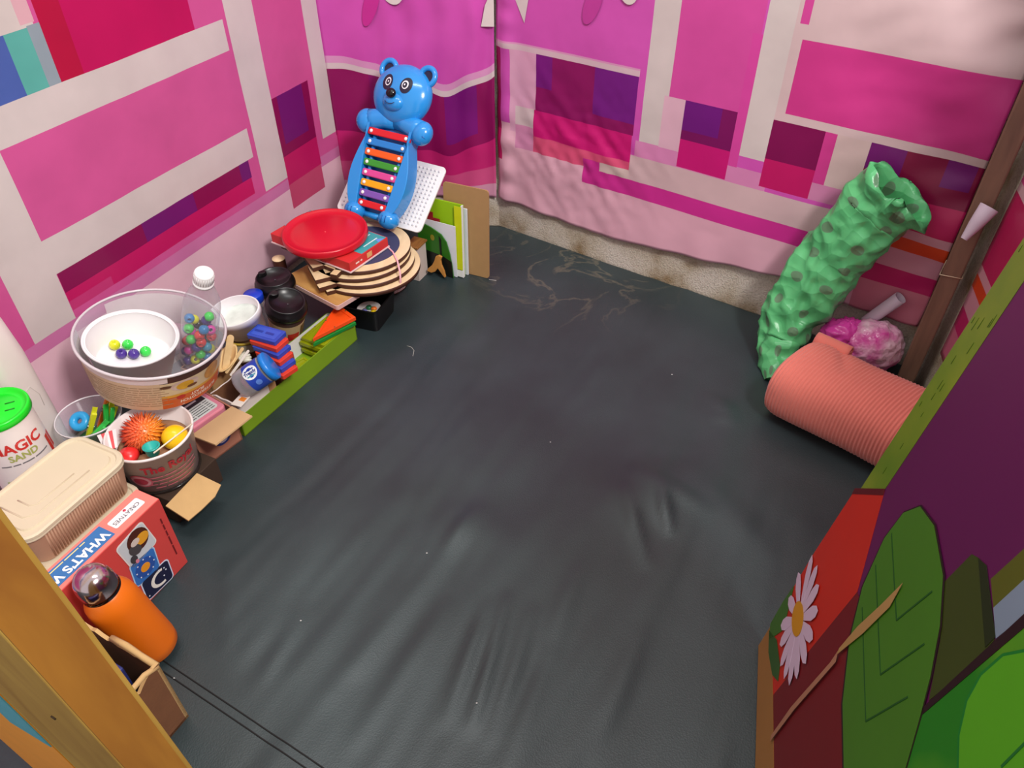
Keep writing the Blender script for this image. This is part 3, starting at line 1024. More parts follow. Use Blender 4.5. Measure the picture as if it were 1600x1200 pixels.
text("WHAT'S W", 0.0205, M((246, 244, 244), rough=0.5, var=0.0), bt, TOPM(-W_ / 2 + 0.003, -0.132, 0.0014), bold=0.03, sx=0.98)
text('~xxx xxxxxxxx xxxxxxxx xxxx', 0.0058, M((230, 216, 150), rough=0.5), bt, TOPM(-W_ / 2 - 0.0125, -0.145, 0.0014))
FRM = lambda y, z, x=0.0006: basis((0, 0, -1), (0, 1, 0), (1, 0, 0), (x, y, z))   # reads turned a quarter
def card(y, z, w, h, rot, edge, fill, name):
    Mx = FRM(y, z) @ RZ(rot)
    mb = MB(); mb.prism(rrect(w, h, 0.007), 0, 0.0004, Mx); k = mb.build(name, M(edge, rough=0.45, var=0.03), gb)
    mb = MB(); mb.prism(rrect(w - 0.004, h - 0.004, 0.006), 0.0004, 0.0007, Mx); mb.build('card_print', M(fill, rough=0.45), k)
    return k, Mx
def blob(k, Mx, cx, cy, rx, ry, col, rot=0, lv=0.0009, name='card_picture', n=20):
    mb = MB(); mb.prism(ell(cx, cy, rx, ry, n, rot), lv, lv + 0.0003, Mx); return mb.build(name, M(col, rough=0.45), k)
k, Mx = card(-0.062, 0.118, 0.060, 0.054, 8, (226, 222, 218), (200, 208, 214), 'picture_card')
blob(k, Mx, -0.008, 0.006, 0.021, 0.019, (74, 30, 18)); blob(k, Mx, -0.004, 0.012, 0.010, 0.012, (224, 160, 40), lv=0.0013)
blob(k, Mx, 0.002, -0.006, 0.012, 0.009, (70, 66, 68), 30, 0.0017); blob(k, Mx, -0.010, 0.0, 0.006, 0.008, (208, 196, 186), 0, 0.0021)
blob(k, Mx, 0.014, -0.016, 0.008, 0.006, (60, 58, 62), 0, 0.0021); blob(k, Mx, 0.022, -0.014, 0.004, 0.003, (214, 130, 150), 0, 0.0023)
k, Mx = card(-0.066, 0.070, 0.050, 0.048, -6, (170, 205, 235), (52, 112, 190), 'picture_card')
blob(k, Mx, 0, 0, 0.018, 0.018, (40, 80, 160)); blob(k, Mx, 0, 0, 0.008, 0.0085, (226, 150, 34), 0, 0.0013)
for i in range(8):
    blob(k, Mx, 0.0165 * math.cos(i * 0.785), 0.0165 * math.sin(i * 0.785), 0.0012, 0.0012, (230, 236, 244), 0, 0.0013, 'card_star', 8)
k, Mx = card(-0.058, 0.026, 0.046, 0.056, -4, (210, 220, 240), (22, 24, 58), 'picture_card')
moon = ell(0, 0.0, 0.016, 0.019, 18, 0, -20, 200) + [(x * 0.72, y * 0.72 - 0.001) for (x, y) in reversed(ell(0, 0.0, 0.016, 0.019, 18, 0, -20, 200))]
mb = MB(); mb.prism([(x, -y + 0.006) for (x, y) in moon], 0.0009, 0.0012, Mx); mb.build('card_moon', M((232, 228, 220), rough=0.5), k)
for (x, y) in ((-0.012, 0.016), (-0.016, 0.006), (-0.006, 0.018), (0.002, 0.012), (0.014, -0.022)):
    blob(k, Mx, x, y, 0.0014, 0.0014, (220, 226, 240), 0, 0.0013, 'card_star', 8)
k, Mx = card(-0.128, 0.060, 0.046, 0.046, 10, (214, 190, 160), (116, 60, 30), 'picture_card')
blob(k, Mx, 0.002, 0, 0.015, 0.012, (24, 18, 18)); blob(k, Mx, -0.014, 0.002, 0.006, 0.010, (232, 190, 120), 0, 0.0013)
k, Mx = card(-0.126, 0.014, 0.026, 0.040, 6, (190, 180, 160), (96, 100, 84), 'picture_card')
text('~xxxx xxxx xx', 0.008, M((232, 170, 160), rough=0.6), gb, FRM(-0.124, 0.118))
text('~xxxxx', 0.008, M((232, 170, 160), rough=0.6), gb, FRM(-0.136, 0.112))
text('~xxx xxx xxx xxxxx xxxxxx', 0.0075, M((112, 20, 26), rough=0.6), gb, FRM(-0.012, 0.08))

# ---- two stacked beige takeaway containers
BEI = M((212, 198, 170), rough=0.6, var=0.03)
BEB = M((186, 146, 120), rough=0.65, var=0.05)
cc = P(84, 750, 0.178) - DL * 0.006
def fcont(z, label, dx=0.0, dy=0.0, h=0.072):
    t = thing('food_container', label, 'container', FR((cc.x, cc.y, z)) @ T((dx, dy, 0)), 'beige lidded food containers')
    w, l = 0.122, 0.192
    mb = MB()
    po, pi = rrect(w - 0.006, l - 0.006, 0.026), rrect(w - 0.022, l - 0.022, 0.022)
    n = len(po)
    # fluted wall
    rings = []
    for (f, zz) in ((0.0, 0.0), (0.0, 0.001), (1.0, h - 0.012)):
        ring = []
        for i in range(n):
            a, b = Vector((*pi[i], 0)), Vector((*po[i], 0))
            q = a.lerp(b, f); ring.append((q.x, q.y, zz))
        rings.append(ring)
    vs = [v for r_ in rings[1:] for v in r_]
    mb.add(vs, [(i, (i + 1) % n, n + (i + 1) % n, n + i) for i in range(n)], smooth=True)
    mb.add([(*p, 0.001) for p in pi], [tuple(range(n))[::-1]])
    body = mb.build('container_body', BEB, t)
    mb = MB()
    for k in range(30):
        y = -l / 2 + 0.03 + (l - 0.06) * k / 29
        mb.tube([(w / 2 - 0.0110, y, 0.004), (w / 2 - 0.003, y, h - 0.014)], 0.0016, 6)
    for k in range(16):
        x = -w / 2 + 0.03 + (w - 0.06) * k / 15
        for sy in (-1, 1):
            mb.tube([(x, sy * (l / 2 - 0.0110), 0.004), (x, sy * (l / 2 - 0.003), h - 0.014)], 0.0016, 6)
    f = mb.build('flutes', BEB, body); f['kind'] = 'stuff'
    mb = MB()
    mb.prism(rrect(w, l, 0.028), h - 0.013, h - 0.0085); mb.build('rim', BEI, t, bevel=0.0015)
    mb = MB()
    steps = [(w, l, 0.028, h - 0.008), (w, l, 0.028, h - 0.0035), (w - 0.006, l - 0.006, 0.026, h - 0.0015), (w - 0.014, l - 0.014, 0.024, h - 0.0015), (w - 0.018, l - 0.018, 0.022, h - 0.004),
             (w - 0.03, l - 0.03, 0.018, h - 0.004), (w - 0.033, l - 0.033, 0.017, h - 0.001), ]
    rg = [[(x, y, zz) for (x, y) in rrect(a, b, r_)] for (a, b, r_, zz) in steps]
    n = len(rg[0])
    vs = [v for r_ in rg for v in r_]
    fs = [(i * n + k, i * n + (k + 1) % n, (i + 1) * n + (k + 1) % n, (i + 1) * n + k) for i in range(len(rg) - 1) for k in range(n)]
    fs.append(tuple((len(rg) - 1) * n + k for k in range(n)))
    mb.add(vs, fs)
    lid = mb.build('lid', BEI, t)
    mb = MB()
    for s_ in (1.0,):
        pts = [(-0.030, -0.064, h - 0.001), (0.016, -0.064, h - 0.001), (0.030, -0.050, h - 0.001), (0.030, 0.045, h - 0.001)]
        mb.tube(pts, 0.0012, 6)
        pts = [(-0.018, -0.044, h - 0.001), (0.006, -0.044, h - 0.001), (0.014, -0.036, h - 0.001), (0.014, 0.03, h - 0.001)]
        mb.tube(pts, 0.0012, 6)
    mb.build('lid_ridge', M((208, 192, 164), rough=0.6), lid)
    return t
fcont(0.0, 'lower beige food container, stacked under another one like it', 0.010, -0.006, 0.104)
fcont(0.104, 'upper beige food container with a ridged lid, stacked on another one like it')

# ---- tall white jug by the wall
jg = thing('white_jug', 'tall cloudy white plastic jug standing against the wall behind the green-lidded tub', 'jug', FR((-0.834, 0.966, 0)) @ SC(0.86, 0.86, 1))
mb = MB()
secs = [(0.0, .036, .036, .02), (0.004, .04, .04, .022), (0.12, .041, .041, .024), (0.27, .040, .040, .026), (0.33, .036, .036, .03), (0.365, .026, .026, .024), (0.38, .016, .016, .0155), (0.395, .015, .015, .0148)]
rg = [[(x, y, z) for (x, y) in rrect(2 * a, 2 * b, min(r_, a - 0.0001))] for (z, a, b, r_) in secs]
n = len(rg[0]); vs = [v for r_ in rg for v in r_]
mb.add(vs, [(i * n + k, i * n + (k + 1) % n, (i + 1) * n + (k + 1) % n, (i + 1) * n + k) for i in range(len(rg) - 1) for k in range(n)] + [tuple(range(n))[::-1]], smooth=True)
JW = M((226, 214, 210), rough=0.4, var=0.04, sss=0.0)
mb.build('jug_body', JW, jg)
mb = MB(); mb.lathe([(0.018, 0.380), (0.018, 0.402), (0.016, 0.404), (0.0001, 0.404)], 24); mb.build('screw_cap', M((236, 230, 228), rough=0.4), jg)
mb = MB(); mb.tube([(0.0405, -0.02, 0.20), (0.041, 0.008, 0.212), (0.0412, 0.018, 0.19), (0.0412, 0.016, 0.165)], 0.0004, 6)
mb.build('moulded_line', M((214, 202, 198), rough=0.5), jg)

# ---- sand tub with green lid
mc = P(-10, 637, 0.245)
st = thing('sand_tub', 'white play sand tub with a bright green lid and red lettering', 'tub', T((mc.x, mc.y, 0)))
STR = lambda z: 0.0505 - 0.004 * z / 0.235
mb = MB(); mb.lathe([(0.0001, 0), (STR(0), 0), (STR(0.0), 0.004), (STR(0.235), 0.235), (0.046, 0.238), (0.0001, 0.238)], 48)
mb.build('tub_body', M((232, 222, 220), rough=0.35, var=0.03), st)
mb = MB(); mb.lathe([(0.0478, 0.232), (0.0495, 0.233), (0.0495, 0.243), (0.0485, 0.245), (0.0455, 0.245), (0.0435, 0.240), (0.035, 0.240), (0.033, 0.2415), (0.0001, 0.2415)], 48)
ld = mb.build('green_lid', M((20, 224, 40), rough=0.3, var=0.03), st)
for (a, b) in (((0.010, 0.012), (0.022, 0.018)), ((0.018, -0.004), (0.030, 0.002))):
    mb = MB(); mb.tube([(a[0], a[1], 0.2418), (b[0], b[1], 0.2418)], 0.001, 6); mb.build('lid_mark', M((12, 110, 20), rough=0.4), ld)
text('MAGIC', 0.026, M((206, 52, 48), rough=0.45), st, warp=cyl_warp(STR, -48, 0.193), bold=0.03)
text('SAND', 0.017, M((170, 176, 96), rough=0.45), st, warp=cyl_warp(STR, -44, 0.174), bold=0.03)
text('~xxxx xxx xxxxx xxxxxxx', 0.007, M((120, 116, 120), rough=0.5), st, warp=cyl_warp(STR, -44, 0.161))
text('JI', 0.042, M((206, 44, 40), rough=0.45), st, warp=cyl_warp(STR, 20, 0.158), bold=0.05)
for (a0, a1, z0, z1, col) in ((-95, -5, 0.09, 0.128, (150, 170, 70)), (-92, -10, 0.092, 0.122, (196, 40, 66)), (-70, -30, 0.088, 0.112, (40, 44, 88)), (-90, -62, 0.09, 0.106, (110, 90, 170)), (-45, -16, 0.10, 0.114, (190, 130, 180)), (-95, -5, 0.06, 0.09, (180, 30, 50))):
    mb = MB(); arc_band(mb, STR, z0, z1, a0, a1, 0.0006 + 0.0003 * rnd.random()); mb.build('printed_picture', M(col, rough=0.4, var=0.4, vscale=60), st)

# ---- clear round tub with pegs
pc = P(138, 650, 0.14)
pt = thing('peg_tub', 'small clear round tub holding coloured pegs and a blue ring', 'tub', T((pc.x, pc.y, 0)))
mb = MB(); mb.lathe([(0.0001, 0.001), (0.044, 0.001), (0.0515, 0.136), (0.0535, 0.1365), (0.0535, 0.140), (0.0505, 0.140), (0.0425, 0.004), (0.0001, 0.004)], 40)
mb.build('tub_wall', CLEAR, pt)
mb = MB(); mb.lathe([(0.0536, 0.1385), (0.0545, 0.140), (0.0536, 0.1415), (0.052, 0.140), (0.0536, 0.1385)], 40); mb.build('tub_rim', M((226, 220, 224), rough=0.2), pt)
BASEPT = T((pc.x, pc.y, 0))
def peg(col, name, loc, rot):
    t = thing('clothes_peg', '%s plastic peg standing in the small clear tub' % name, 'peg', BASEPT @ T(loc) @ rot, 'plastic pegs in the clear tub')
    m = M(col, rough=0.35, var=0.04)
    for s_ in (-1, 1):
        mb = MB(); mb.prism([(0, -0.002), (0.045, 0.001 * s_ * 2 - 0.003 + 0.003 * s_), (0.075, 0.010 * s_), (0.078, 0.008 * s_), (0.05, 0.006 * s_ + 0.002), (0.0, 0.006 * s_ + 0.001)], -0.004, 0.004)
        mb.build('peg_arm', m, t, bevel=0.0008)
    mb = MB(); mb.lathe([(0.0035, -0.005), (0.0035, 0.005)], 12, T((0.04, 0, 0))); mb.build('spring', M((150, 150, 156), rough=0.3, metal=0.9), t)
    return t
for (c_, nm, l_, ro) in (((226, 226, 40), 'yellow', (-0.018, -0.012, 0.085), RZ(20) @ RY(-62)), ((214, 220, 30), 'lemon', (0.006, -0.006, 0.084), RZ(40) @ RY(-56)),
                         ((236, 120, 26), 'orange', (-0.010, 0.026, 0.088), RZ(20) @ RY(-60)), ((40, 170, 60), 'dark green', (0.024, -0.020, 0.086), RZ(62) @ RY(-66)),
                         ((70, 206, 90), 'light green', (-0.020, -0.030, 0.088), RZ(12) @ RY(-40))):
    peg(c_, nm, l_, ro)
rt = tag(MB().lathe([(0.011 + 0.007 * math.cos(a), 0.007 * math.sin(a)) for a in [2 * math.pi * k / 12 for k in range(13)]], 24).build('blue_ring', M((44, 160, 220), rough=0.3, var=0.03), None, T((pc.x - 0.027, pc.y + 0.010, 0.118)) @ RX(35)), 'sky blue plastic ring lying among the pegs', 'ring')
mb = MB(); mb.lathe([(0.0001, 0.006), (0.042, 0.006), (0.046, 0.078), (0.0001, 0.082)], 24, T((pc.x, pc.y, 0)))
tag(mb.build('felt_wad', M((60, 150, 80), rough=0.9, var=0.3, vscale=60, bump=0.5), None), 'wad of green felt under the pegs in the clear tub', 'felt')

# ---- low carton under the ice-cream tub, with a bent flap
rc = P(232, 673, 0.15)
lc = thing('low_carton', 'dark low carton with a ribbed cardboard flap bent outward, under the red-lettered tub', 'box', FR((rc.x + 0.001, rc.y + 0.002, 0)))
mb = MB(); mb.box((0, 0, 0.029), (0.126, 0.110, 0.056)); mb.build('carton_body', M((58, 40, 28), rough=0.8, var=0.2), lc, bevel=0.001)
MFl = basis(Vector((0.0, 1, 0)), Vector((0.93, 0.1, -0.36)).normalized(), Vector((0.0, 1, 0)).cross(Vector((0.93, 0.1, -0.36)).normalized()), (0.064, -0.030, 0.060))
mb = MB(); mb.prism([(-0.038, 0), (0.040, 0), (0.044, 0.046), (0.02, 0.052), (-0.012, 0.050), (-0.040, 0.046)], -0.003, 0.0); fp = mb.build('flap', KRAFT, lc, MFl)
mb = MB()
for k in range(10):
    y = 0.005 + 0.0045 * k
    mb.tube([(-0.036, y, 0.0002), (0.038, y + 0.001, 0.0002)], 0.0011, 5)
o = mb.build('corrugation', M((182, 146, 96), rough=0.85), fp)
mb = MB(); mb.lathe([(0.0001, 0.0575), (0.054, 0.0575), (0.061, 0.0585), (0.062, 0.061), (0.056, 0.0625), (0.0001, 0.0625)], 40)
tag(mb.build('tub_lid', SMOKE, None, T((rc.x, rc.y, 0))), 'smoky clear round lid lying under the red-lettered tub', 'lid')

# ---- white tub with red lettering
rt = thing('ice_cream_tub', 'white paper tub with red lettering holding a spiky orange ball', 'tub', T((rc.x, rc.y, 0.063)) @ SC(0.95, 0.95, 0.97))
RTR = lambda z: 0.061 + 0.011 * z / 0.088
mb = MB(); mb.lathe([(0.0001, 0.001), (RTR(0), 0.0), (RTR(0.085), 0.085), (0.0745, 0.085), (0.0752, 0.088), (0.0735, 0.0905), (0.0708, 0.089), (0.0595, 0.004), (0.0001, 0.004)], 56)
mb.build('tub_body', M((236, 226, 224), rough=0.4, var=0.02), rt)
TRED = M((178, 40, 52), rough=0.5)
text('The Royal', 0.0235, TRED, rt, warp=cyl_warp(RTR, -47, 0.057), bold=0.03, sx=1.05)
for k, s_ in enumerate(('~xxxxxxxxx xxxxx xxxx xxxxx', '~xxxxxxxxxxxxx xxxx xxxxxxx', '~xxxx xxx xxxxxxxx xxxx', '~xxxx xxxx xxxxxx')):
    text(s_, 0.0082, M((196, 110, 120), rough=0.5), rt, warp=cyl_warp(RTR, -50, 0.038 - 0.0092 * k), bold=0.02)
mb = MB(); vs, fs = [], []
pw = cyl_warp(RTR, -98, 0.030)
for (rx, ry, col, e) in ((0.021, 0.016, (196, 90, 104), 0.0), (0.018, 0.013, (214, 150, 156), 0.0003), (0.013, 0.009, (180, 60, 78), 0.0006)):
    w_ = cyl_warp(RTR, -98, 0.030, 0.0006 + e)
    pts = [w_(Vector((x, y, 0))) for (x, y) in ell(0, 0, rx, ry, 24)] + [w_(Vector((0, 0, 0)))]
    m2 = MB(); m2.add(pts, [(i, (i + 1) % 24, 24) for i in range(24)]); m2.build('seal_print', M(col, rough=0.5), rt)
# contents
def ball(name, label, cat, c, r_, col, **k):
    return tag(MB().sphere(r_, None, 24, 16).build(name, M(col, **k), None, T(c)), label, cat)
bb = Vector((rc.x - 0.017, rc.y + 0.011, 0))
def lumps():
    mb = MB(); mb.sphere(0.027, None, 20, 14)
    ng = 320
    for i in range(ng):
        z = 1 - 2 * (i + 0.5) / ng; a = i * 2.39996; rr2 = math.sqrt(1 - z * z)
        d = Vector((rr2 * math.cos(a), rr2 * math.sin(a), z)); x = d.orthogonal().normalized(); y = d.cross(x)
        d2 = (d + Vector((rnd.uniform(-.25, .25), rnd.uniform(-.25, .25), rnd.uniform(-.3, .05)))).normalized()
        b0 = d * 0.0255; tip = d * 0.027 + d2 * 0.0125
        mb.add([b0 + x * 0.0028, b0 - x * 0.0014 + y * 0.0024, b0 - x * 0.0014 - y * 0.0024, tip], [(0, 1, 3), (1, 2, 3), (2, 0, 3)], smooth=True)
    return mb
sm, nt, pb = node_mat('orange_rubber')
tc = nt.nodes.new('ShaderNodeTexCoord'); sp = nt.nodes.new('ShaderNodeSeparateXYZ'); nt.links.new(tc.outputs['Object'], sp.inputs[0])
mr = nt.nodes.new('ShaderNodeMapRange'); mr.inputs['From Min'].default_value = -0.03; mr.inputs['From Max'].default_value = 0.03
nt.links.new(sp.outputs['X'], mr.inputs['Value'])
r = ramp(nt, [(0.0, (226, 62, 40)), (0.55, (240, 110, 62)), (1.0, (244, 150, 40))]); nt.links.new(mr.outputs[0], r.inputs[0]); nt.links.new(r.outputs[0], pb.inputs['Base Color'])
pb.inputs['Roughness'].default_value = 0.25; pb.inputs['Subsurface Weight'].default_value = 0.2; pb.inputs['Subsurface Radius'].default_value = (0.01, 0.004, 0.002)
tag(lumps().build('spiky_ball', sm, None, T((bb.x, bb.y, 0.133))), 'soft orange rubber ball covered in spikes in the red-lettered tub', 'ball')
yb = P(273, 682, 0.14); ball('toy_ball', 'smooth yellow plastic ball in the red-lettered tub', 'ball', (yb.x, yb.y, 0.138), 0.0215, (244, 196, 20), rough=0.25, var=0.03)
tcp = P(236, 700, 0.145)
mb = MB(); mb.lathe([(0.0001, 0), (0.010, 0), (0.0125, 0.014), (0.014, 0.0145), (0.014, 0.0165), (0.0112, 0.0165), (0.0092, 0.003), (0.0001, 0.003)], 24)
tag(mb.build('bottle_cap', M((30, 170, 160), rough=0.3, var=0.03), None, T((tcp.x, tcp.y, 0.132)) @ RX(-6)), 'teal screw cap lying open side up in the red-lettered tub', 'cap')
rcp = P(199, 706, 0.14)
mb = MB(); mb.lathe([(0.0001, 0.016), (0.010, 0.0145), (0.016, 0.006), (0.0175, 0.0), (0.016, 0.0005), (0.0001, 0.004)], 24)
tag(mb.build('toy_dish', M((222, 40, 40), rough=0.3), None, T((rcp.x, rcp.y, 0.128)) @ RX(12) @ RY(-10)), 'small red plastic dome in the red-lettered tub', 'toy')
ds = P(168, 690, 0.15)
t = thing('striped_fan', 'white folded paper with red stripes at the rim of the red-lettered tub', 'paper', T((ds.x + 0.000, ds.y + 0.002, 0.130)) @ RZ(30))
for k in range(5):
    mb = MB(); mb.prism([(-0.003 + 0.004 * k - 0.008, 0), (0.001 + 0.004 * k - 0.008, 0), (0.004 + 0.006 * k - 0.012, 0.030), (-0.002 + 0.006 * k - 0.012, 0.030)], 0, 0.001, RX(40) @ T((0, 0, 0.0004 * k)))
    mb.build('stripe', M((206, 60, 66) if k % 2 else (228, 214, 214), rough=0.5), t)
mb = MB(); mb.lathe([(0.0001, 0.005), (0.052, 0.005), (0.059, 0.056)] + [(0.059 - 0.0045 * k, 0.056 + 0.0004 * k) for k in range(1, 13)] + [(0.0001, 0.062)], 64, T((rc.x, rc.y, 0.063)))
for i, v in enumerate(mb.v):
    if v.z > 0.085:
        for (cx, cy, cz, r_) in ((bb.x, bb.y, 0.133, 0.040), (yb.x, yb.y, 0.138, 0.0218)):
            d2 = (v.x - cx) ** 2 + (v.y - cy) ** 2
            if d2 < r_ * r_:
                mb.v[i].z = min(mb.v[i].z, cz - math.sqrt(r_ * r_ - d2))
tag(mb.build('tissue_wad', M((150, 110, 80), rough=0.9, var=0.35, vscale=50, bump=0.6), None), 'brown crumpled filling under the toys in the red-lettered tub', 'filling')
mb = MB(); p_, q_ = P(240, 708, 0.156), P(300, 662, 0.158)
mb.tube([p_, q_], 0.0013, 8); tag(mb.build('straw', M((236, 224, 200), rough=0.4), None), 'thin pale stick lying across the rim of the red-lettered tub', 'stick')

# ---- big clear tub with printed wrap
TILT = RY(11) @ RX(1)
tb = P(236, 517, 0.258) - (TILT @ Vector((0, 0, 0.090)))
TUBM = T(tb) @ TILT
bt = thing('dessert_tub', 'large clear round dessert tub with a beige and orange label printed upside down', 'tub', TUBM @ SC(0.935, 0.935, 0.86))
BTR = lambda z: 0.112 + 0.014 * z / 0.1
TUBS = SC(0.935, 0.935, 0.86)
mb = MB(); mb.lathe([(0.0001, 0.0), (BTR(0) - 0.004, 0.0), (BTR(0), 0.003), (BTR(0.1), 0.1), (0.1285, 0.1), (0.1295, 0.103), (0.127, 0.1055), (0.1245, 0.103), (0.1105, 0.004), (0.0001, 0.003)], 72)
mb.build('tub_wall', CLEAR, bt)
mb = MB(); mb.lathe([(0.1296, 0.1005), (0.1304, 0.103), (0.1280, 0.106), (0.1250, 0.104), (0.127, 0.1005), (0.1296, 0.1005)], 72); mb.build('tub_rim', M((222, 212, 216), rough=0.2, var=0.02, alpha=0.85), bt)
A0, A1, A2 = -172, -66, -2
mb = MB(); arc_band(mb, BTR, 0.004, 0.082, A0, A1); lab = mb.build('text_label', M((206, 178, 146), rough=0.5, var=0.04), bt)
mb = MB(); arc_band(mb, BTR, 0.082, 0.098, A0, A1 + 6, 0.0003); mb.build('plain_band', M((222, 206, 208), rough=0.4, var=0.02), bt)
mb = MB(); arc_band(mb, BTR, 0.004, 0.040, A1, A2, 0.0005); mb.build('orange_label', M((206, 98, 44), rough=0.45, var=0.06), bt)
mb = MB(); arc_band(mb, BTR, 0.040, 0.080, A1, A2, 0.0005); pl2 = mb.build('picture_label', M((214, 192, 154), rough=0.45, var=0.12, vscale=25), bt)
mb = MB(); arc_band(mb, BTR, 0.036, 0.043, A1, A2, 0.0008); mb.build('gold_band', M((216, 160, 60), rough=0.4), bt)
mb = MB(); arc_band(mb, BTR, 0.076, 0.098, A1 + 6, A2, 0.0004); mb.build('brown_band', M((70, 30, 30), rough=0.4, var=0.5, vscale=20), bt)
def tub_blob(ang, z, rx, ry, col, e, name='label_picture', var=0.25):
    w_ = cyl_warp(BTR, ang, z, e)
    pts = [w_(Vector((x, y, 0))) for (x, y) in ell(0, 0, rx, ry, 24)] + [w_(Vector((0, 0, 0)))]
    m2 = MB(); m2.add(pts, [(i, (i + 1) % 24, 24) for i in range(24)]); m2.build(name, M(col, rough=0.45, var=var, vscale=70), pl2)
tub_blob(-46, 0.066, 0.026, 0.014, (206, 180, 170), 0.0010); tub_blob(-46, 0.064, 0.016, 0.011, (212, 160, 42), 0.0014); tub_blob(-40, 0.057, 0.010, 0.004, (110, 60, 30), 0.0017)
tub_blob(-18, 0.064, 0.020, 0.020, (196, 140, 70), 0.0010, var=0.5); tub_blob(-62, 0.070, 0.010, 0.004, (84, 50, 40), 0.0011); tub_blob(-50, 0.032, 0.008, 0.006, (190, 40, 30), 0.0014)
CREM = M((240, 222, 206), rough=0.5)
text('BLAST', 0.0105, CREM, bt, warp=cyl_warp(BTR, -34, 0.0295, 0.0012, True), bold=0.03)
text('BUTTERSCOTCH', 0.0105, CREM, bt, warp=cyl_warp(BTR, -31, 0.0185, 0.0012, True), bold=0.03)
text('~xxx', 0.008, M((226, 70, 50), rough=0.5), bt, warp=cyl_warp(BTR, -36, 0.0095, 0.0012, True), bold=0.03)
text('®', 0.006, CREM, bt, warp=cyl_warp(BTR, -48, 0.008, 0.0012, True))
TXT = M((170, 142, 112), rough=0.6)
words = ['x' * k for k in (3, 4, 5, 5, 6, 7, 4)]
for k in range(9):
    text('~' + ' '.join(rnd.choice(words) for _ in range(8)), 0.0058, TXT, lab, warp=cyl_warp(BTR, -92, 0.072 - 0.0068 * k, 0.0009, True), sx=1.0, bold=0.02)
    text('~' + ' '.join(rnd.choice(words) for _ in range(4)), 0.0058, TXT, lab, warp=cyl_warp(BTR, -140, 0.072 - 0.0068 * k, 0.0009, True), sx=1.0, bold=0.02)
mb = MB(); arc_band(mb, lambda z: BTR(z) - 0.0035, 0.03, 0.098, 40, 150, 0); mb.build('plain_band', M((222, 214, 216), rough=0.5, alpha=0.8), bt)

# inner white tub with a few beads
ic = TUBM.inverted() @ P(205, 527, 0.262)
it = thing('white_bowl', 'smooth white round tub nested inside the large clear dessert tub', 'tub', TUBM @ T((ic.x, ic.y, 0.0055)) @ SC(0.93, 0.93, 0.86))
mb = MB(); mb.lathe([(0.0001, 0), (0.057, 0), (0.059, 0.003), (0.0775, 0.094), (0.0805, 0.0945), (0.0812, 0.098), (0.0795, 0.1005), (0.0760, 0.0985), (0.0750, 0.094), (0.0660, 0.046), (0.063, 0.042), (0.0001, 0.041)], 64)
mb.build('tub_body', WHITEP, it)
mb = MB(); mb.lathe([(0.0758, 0.0965), (0.0752, 0.0985), (0.0738, 0.0965)], 64); mb.build('inner_ledge', M((244, 240, 242), rough=0.25), it)

BEADC = {'green': (60, 214, 80), 'blue': (36, 130, 190), 'pink': (226, 60, 170), 'red': (226, 54, 50), 'purple': (74, 50, 140), 'yellow': (214, 216, 40), 'black': (40, 36, 44), 'teal': (40, 160, 190)}
def bead_mesh(col):
    mb = MB(); ro, ri, h = 0.0092, 0.0033, 0.0078
    prof = [(ri, -h)] + [(ro * math.cos(R(a)) if abs(a) < 60 else ro * 0.5, h * math.sin(R(a)) / math.sin(R(60))) for a in (-60, -45, -25, 0, 25, 45, 60)] + [(ri, h), (ri, -h)]
    mb.lathe(prof, 18)
    return mb.build('bead', M(BEADC[col], rough=0.22, var=0.03), None)
beads = {}
def bead(col, loc, rot, label, group):
    if col not in beads:
        o = beads[col] = bead_mesh(col)
    else:
        o = beads[col].copy(); COL.objects.link(o)
    o.matrix_world = T(loc) @ rot
    tag(o, label % col, 'bead', group)
for (px, py, col) in ((180, 543, 'yellow'), (190, 554, 'purple'), (209, 552, 'purple'), (227, 546, 'green'), (200, 540, 'green')):
    q = TUBM.inverted() @ P(px, py, tb.z + 0.055)
    q = TUBM @ Vector((q.x, q.y, 0.0500))
    bead(col, q, TILT @ RX(rnd.uniform(-20, 20)), '%s plastic bead lying in the white round tub', 'beads in the white tub')

# water bottle with beads
b0 = TUBM @ Vector((0.062, 0.030, 0.0105)); b1 = P(319, 425, 0.385)
ax = (b1 - b0).normalized(); BL = (b1 - b0).length; xx = ax.cross(Vector((0, 1, 0))).normalized(); yy = ax.cross(xx)
bot_M = basis(xx, yy, ax, b0)
wb = thing('water_bottle', 'clear water bottle with a white cap, half full of coloured beads', 'bottle', bot_M)
mb = MB(); mb.lathe([(0.0001, 0.004), (0.018, 0.0), (0.028, 0.003), (0.0305, 0.012), (0.0305, 0.05), (0.0298, 0.053), (0.0305, 0.056), (0.0305, BL - 0.085), (0.0290, BL - 0.07), (0.021, BL - 0.045), (0.0135, BL - 0.028), (0.0125, BL - 0.02)], 40)
mb.build('bottle_body', clear_mat('bottle_plastic', (250, 250, 252), 0.03, 0.25), wb)
mb = MB(); mb.lathe([(0.0125, BL - 0.026), (0.0165, BL - 0.026), (0.0165, BL - 0.0225), (0.0145, BL - 0.022), (0.0152, BL - 0.020), (0.0152, BL - 0.003), (0.0135, BL), (0.0001, BL)], 32); cap = mb.build('screw_cap', M((238, 236, 236), rough=0.4, var=0.02), wb)
mb = MB()
for k in range(24):
    a = 2 * math.pi * k / 24; mb.tube([(0.0152 * math.cos(a), 0.0152 * math.sin(a), BL - 0.019), (0.0152 * math.cos(a), 0.0152 * math.sin(a), BL - 0.005)], 0.0007, 4)
mb.build('cap_ribs', M((230, 228, 228), rough=0.4), cap)
seq = ['red', 'purple', 'black', 'green', 'red', 'pink', 'purple', 'yellow', 'blue', 'blue', 'green', 'red', 'teal', 'pink', 'green', 'yellow', 'blue', 'green', 'red', 'purple', 'teal', 'yellow', 'black', 'pink', 'blue', 'green', 'red']
k = 0
